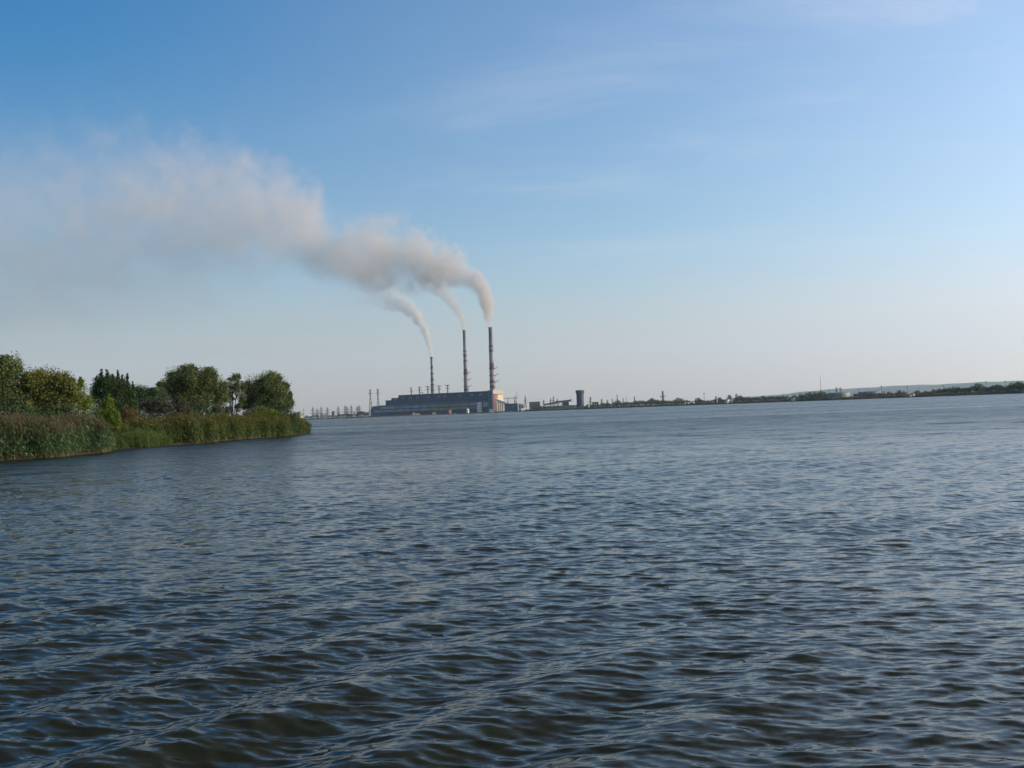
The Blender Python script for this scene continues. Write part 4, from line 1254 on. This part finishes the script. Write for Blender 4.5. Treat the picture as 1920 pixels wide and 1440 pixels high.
stretch(1602, 1700, 4.2, [(1600, 10), (1620, 9), (1650, 10), (1690, 12), (1701, 11)], 'shore trees around the grey tank',
        'shore tree around the low grey tank', [1, 0, 2, 1], rt, (12, 60), 0.9)
stretch(1722, 1930, 3.9, [(1720, 10), (1740, 11), (1760, 13), (1780, 14.5), (1800, 14), (1820, 15), (1850, 15), (1880, 17), (1931, 20)], 'shore trees at the right end of the far shore',
        'bushy shore tree in the wood before the hazy hill', [1, 0, 2, 1, 1], rt, (12, 70), 1.05)
for p in [PROTO[k] for k in range(4) if not USED[k]]:
    for ch in list(p.children): bpy.data.objects.remove(ch)
    bpy.data.objects.remove(p)
# low scrub that covers the bank
def scrub():
    rng = np.random.default_rng(9)
    P, Sz = [], []
    px = 560.0
    while px < 2300:
        if 700 < px < 985 and rng.random() < 0.75:
            px += 0.3; continue
        Y = shoreY(px)
        for k in range(12):
            yy = Y + rng.uniform(2, 26)
            hh = rng.uniform(0.3, 1.0) ** 1.5 * (4.2 if px > 985 else 2.4)
            P.append((gx(px + rng.uniform(-.4, .4), yy), yy, 1.2 + hh * rng.uniform(0.2, 1)))
            Sz.append(rng.uniform(0.8, 1.6) * Y / 2000 + 0.2)
        px += 0.34 * (Y / 2000) ** -0.6
    P = np.array(P); Sz = np.array(Sz)
    n = len(P)
    V, F = quads_from(P, unit(rng.normal(size=(n, 3))), unit(rng.normal(size=(n, 3)) + np.array([0, -0.6, 0.3])), Sz * 1.3, Sz * 0.9)
    o = np_mesh('bank_scrub', V, F, LM['fardry'])
    tag(o, 'low dark scrub along the foot of the far bank', None, None, 'stuff')
scrub()
# ------------------------------------------------------------------ smoke
def smoke_plume(name, label, top, Y, pts, ang, dmax, col, absorb, nscale, amp, step, seedv, soft=(0.0, 0.55), depthk=1.0, drift=0.0, group=None, aniso=0.0, na=2.6, nb=0.56, fine=3.2, hwk=1.0, fade=0.9):
    """pts: (px, py, half width px, density 0..1) along the centre line. Local x runs along the drift axis, raised by ang."""
    k = m_px(Y)
    def loc(px, py):
        v = at(px, py, Y) - top
        return v.x, v.z
    ca, sa = math.cos(R(ang)), math.sin(R(ang))
    s_, v_, r_, d_ = [], [], [], []
    for px, py, hw, d in pts:
        x, z = loc(px, py)
        s_.append(-ca * x + sa * z); v_.append(sa * x + ca * z); r_.append(hw * k * hwk); d_.append(d)
    s_, v_, r_, d_ = map(np.array, (s_, v_, r_, d_))
    assert (np.diff(s_) > 0).all(), (name, s_)
    S = s_[-1]
    sl = np.gradient(v_, s_)
    r_ = r_ * np.sqrt(1 + np.clip(sl, -2.5, 2.5) ** 2)
    # domain: a tube that follows the plume
    n = 60
    ss = np.concatenate([np.linspace(0, 0.12, 20)[:-1], np.linspace(0.12, 1, n)]) * S
    vv = np.interp(ss, s_, v_); rr = np.interp(ss, s_, r_)
    seg = 24
    vs, fs = [], []
    rng = random.Random(seedv)
    ph = [rng.uniform(0, 6.28) for _ in range(4)]
    for i in range(len(ss)):
        for j in range(seg):
            a = 2 * math.pi * j / seg
            q = 1.22 + 0.06 * math.sin(3 * a + ss[i] / (3 * rr[i] + 30) + ph[0]) + 0.04 * math.sin(5 * a - ss[i] / (2 * rr[i] + 20) + ph[1])
            vs.append((ss[i], rr[i] * q * depthk * math.cos(a), vv[i] + rr[i] * q * math.sin(a)))
    for i in range(len(ss) - 1):
        for j in range(seg):
            fs.append((i * seg + j, i * seg + (j + 1) % seg, (i + 1) * seg + (j + 1) % seg, (i + 1) * seg + j))
    fs.append(tuple(range(seg))[::-1]); fs.append(tuple((len(ss) - 1) * seg + j for j in range(seg)))
    b = MB(); b.poly(vs, fs)
    m = new_mat(name + '_volume')
    t = m.node_tree
    tc = N(t, 'ShaderNodeTexCoord')
    nz = N(t, 'ShaderNodeTexNoise', inp={'Scale': nscale * 0.45, 'Detail': 2, 'Roughness': 0.5})
    off = N(t, 'ShaderNodeVectorMath', operation='ADD'); off.inputs[1].default_value = (seedv * 131.0, seedv * 57.0, 0)
    L(t, tc.outputs['Object'], off.inputs[0]); L(t, off.outputs[0], nz.inputs['Vector'])
    sp = N(t, 'ShaderNodeSeparateXYZ'); L(t, tc.outputs['Object'], sp.inputs[0])
    u = MATH(t, 'DIVIDE', sp.outputs[0], float(S), clamp=True)
    def curve(ys, scale):
        n_ = N(t, 'ShaderNodeFloatCurve')
        c = n_.mapping.curves[0]
        n_.mapping.use_clip = False
        xs = np.array(s_) / S; ys = np.array(ys) / scale
        while len(c.points) < len(xs):
            c.points.new(0.5, 0.5)
        for p, x, y in zip(c.points, xs, ys):
            p.location = (float(x), float(y)); p.handle_type = 'VECTOR'
        n_.mapping.update()
        L(t, u, n_.inputs['Value'])
        return MATH(t, 'MULTIPLY', n_.outputs[0], float(scale))
    vmax = max(abs(v_).max(), 1.0)
    vc = curve(v_ + vmax, 2 * vmax)
    vc = MATH(t, 'SUBTRACT', vc, float(vmax))
    rc = curve(r_, r_.max())
    dc = curve(d_, 1.0)
    # big billows push the cross-section about
    nsep = N(t, 'ShaderNodeSeparateXYZ'); L(t, nz.outputs['Color'], nsep.inputs[0])
    wv = MATH(t, 'MULTIPLY', MATH(t, 'SUBTRACT', nsep.outputs[0], 0.5), MATH(t, 'MULTIPLY', rc, amp))
    dv = MATH(t, 'ADD', MATH(t, 'SUBTRACT', sp.outputs[2], vc), wv)
    dw = MATH(t, 'DIVIDE', sp.outputs[1], depthk)
    dd = MATH(t, 'SQRT', MATH(t, 'ADD', MATH(t, 'MULTIPLY', dv, dv), MATH(t, 'MULTIPLY', dw, dw)))
    q = MATH(t, 'DIVIDE', dd, rc)
    # billows whose size grows with the plume
    n1 = N(t, 'ShaderNodeTexNoise', inp={'Scale': nscale, 'Detail': 4, 'Roughness': 0.5, 'Distortion': 0.3})
    L(t, off.outputs[0], n1.inputs['Vector'])
    n2 = N(t, 'ShaderNodeTexNoise', inp={'Scale': nscale * fine, 'Detail': 3, 'Roughness': 0.5})
    L(t, off.outputs[0], n2.inputs['Vector'])
    nm = N(t, 'ShaderNodeMix', data_type='FLOAT')
    L(t, SMOOTH(t, u, 0.04, 0.25, 0.15, 0.8), nm.inputs['Factor'])
    L(t, n2.outputs['Fac'], nm.inputs['A']); L(t, n1.outputs['Fac'], nm.inputs['B'])
    e = MATH(t, 'ADD', MATH(t, 'SUBTRACT', 1.0, q), MATH(t, 'MULTIPLY', MATH(t, 'SUBTRACT', nm.outputs['Result'], nb), na))
    e = MATH(t, 'ADD', e, SMOOTH(t, u, 0.0, 0.10, 0.35, 0.0))
    e = SMOOTH(t, e, *soft)
    edge = SMOOTH(t, q, 1.10, 0.90)
    ends = MATH(t, 'MULTIPLY', SMOOTH(t, u, 1.0, fade), 1.0)
    den = MATH(t, 'MULTIPLY', MATH(t, 'MULTIPLY', MATH(t, 'MULTIPLY', e, dc), MATH(t, 'MULTIPLY', edge, ends)), dmax)
    p = N(t, 'ShaderNodeVolumePrincipled', inp={'Color': (*col, 1), 'Absorption Color': (*absorb, 1), 'Anisotropy': aniso})
    p.inputs['Density'].default_value = 0
    L(t, den, p.inputs['Density'])
    o_ = N(t, 'ShaderNodeOutputMaterial'); L(t, p.outputs[0], o_.inputs['Volume'])
    m.cycles.volume_step_rate = step
    o = b.build(name, m)
    # local x -> drift direction (-cos, 0, sin), local y -> depth, local z -> (sin, 0, cos)
    rot = Matrix(((-ca, 0, sa), (0, 1, 0), (sa, 0, ca)))
    rot = Matrix(((-ca, 0.0, sa), (drift, 1.0, 0.0), (sa, 0.0, ca)))
    o.matrix_world = Matrix.Translation(top) @ rot.to_4x4()
    tag(o, label, 'smoke plume', group)
    return o
T3, T2, T1 = CH
GREY = (0.83, 0.72, 0.635); GA = (0.35, 0.33, 0.32)
smoke_plume('smoke_plume', 'biggest grey brown smoke cloud drifting left from the tallest chimney', T3 + Vector((0, 0, -1)), 3230,
            [(919.2, 613.9, 3.6, 1.0), (918.2, 600, 7.5, 1.0), (917, 588, 10, 1.0), (914, 570, 12, 0.95), (909, 552, 15, 0.85), (902, 538, 17, 0.8), (890, 527, 19, 0.72), (872, 520, 22, 0.55), (855, 504, 36, 0.42),
             (838, 500, 48, 0.42), (800, 499, 60, 0.35), (755, 486, 72, 0.26), (700, 474, 86, 0.20), (650, 466, 80, 0.165), (605, 464, 70, 0.16), (575, 446, 82, 0.12), (545, 426, 112, 0.10), (480, 412, 122, 0.080),
             (400, 402, 128, 0.066), (300, 392, 140, 0.052), (200, 396, 155, 0.035), (100, 412, 172, 0.019), (0, 430, 185, 0.018), (-150, 440, 180, 0.02), (-400, 430, 180, 0.02)],
            30, 0.055, GREY, GA, 0.011, 0.9, 0.14, 1, soft=(-0.10, 0.85), na=2.8, nb=0.53, hwk=1.10)
smoke_plume('smoke_plume', 'thin grey smoke column from the slim middle chimney, rising into the big cloud', T2 + Vector((0, 0, -1)), 3290,
            [(870.2, 619.4, 2.6, 1.0), (868, 608, 4.5, 0.8), (865, 598, 6.5, 0.6), (858, 582, 9, 0.42), (848, 566, 11, 0.34), (838, 552, 12, 0.34), (826, 540, 15, 0.3), (808, 528, 20, 0.18), (780, 515, 24, 0.06)],
            40, 0.085, GREY, GA, 0.036, 0.9, 0.14, 2, na=2.6, nb=0.50, fine=2.2, hwk=1.2)
smoke_plume('smoke_plume', 'cream coloured smoke from the shortest chimney, bending left and fading out', T1 + Vector((0, 0, -1)), 3345,
            [(809.0, 669.6, 2.4, 1.0), (806.6, 655, 4.2, 0.9), (804, 643, 5.8, 0.8), (798, 624, 7.5, 0.7), (788, 604, 10, 0.58), (775, 586, 13, 0.42), (758, 572, 18, 0.24), (738, 564, 20, 0.14), (715, 557, 24, 0.09), (690, 550, 28, 0.06), (660, 542, 34, 0.035), (620, 534, 38, 0.02)],
            48, 0.12, (0.96, 0.83, 0.60), (0.8, 0.75, 0.65), 0.040, 0.9, 0.14, 3, na=2.8, nb=0.50, fine=2.2, hwk=1.15, fade=0.5)

smoke_plume('smoke_haze', 'wide faint sheet of old smoke sinking low over the reed point', T3 + Vector((-500, 0, 120)), 3230,
            [(560, 500, 30, 0.2), (500, 505, 60, 0.6), (420, 512, 90, 0.9), (320, 520, 110, 1.0), (200, 530, 120, 1.0), (80, 535, 125, 0.9), (-60, 540, 130, 0.8), (-250, 540, 130, 0.6)],
            4, 0.0015, (0.68, 0.61, 0.56), GA, 0.006, 0.9, 0.3, 4, soft=(-0.1, 0.9), na=2.0, nb=0.5, fine=2.5)
bpy.data.objects['smoke_haze']['group'] = None
del bpy.data.objects['smoke_haze']['group']
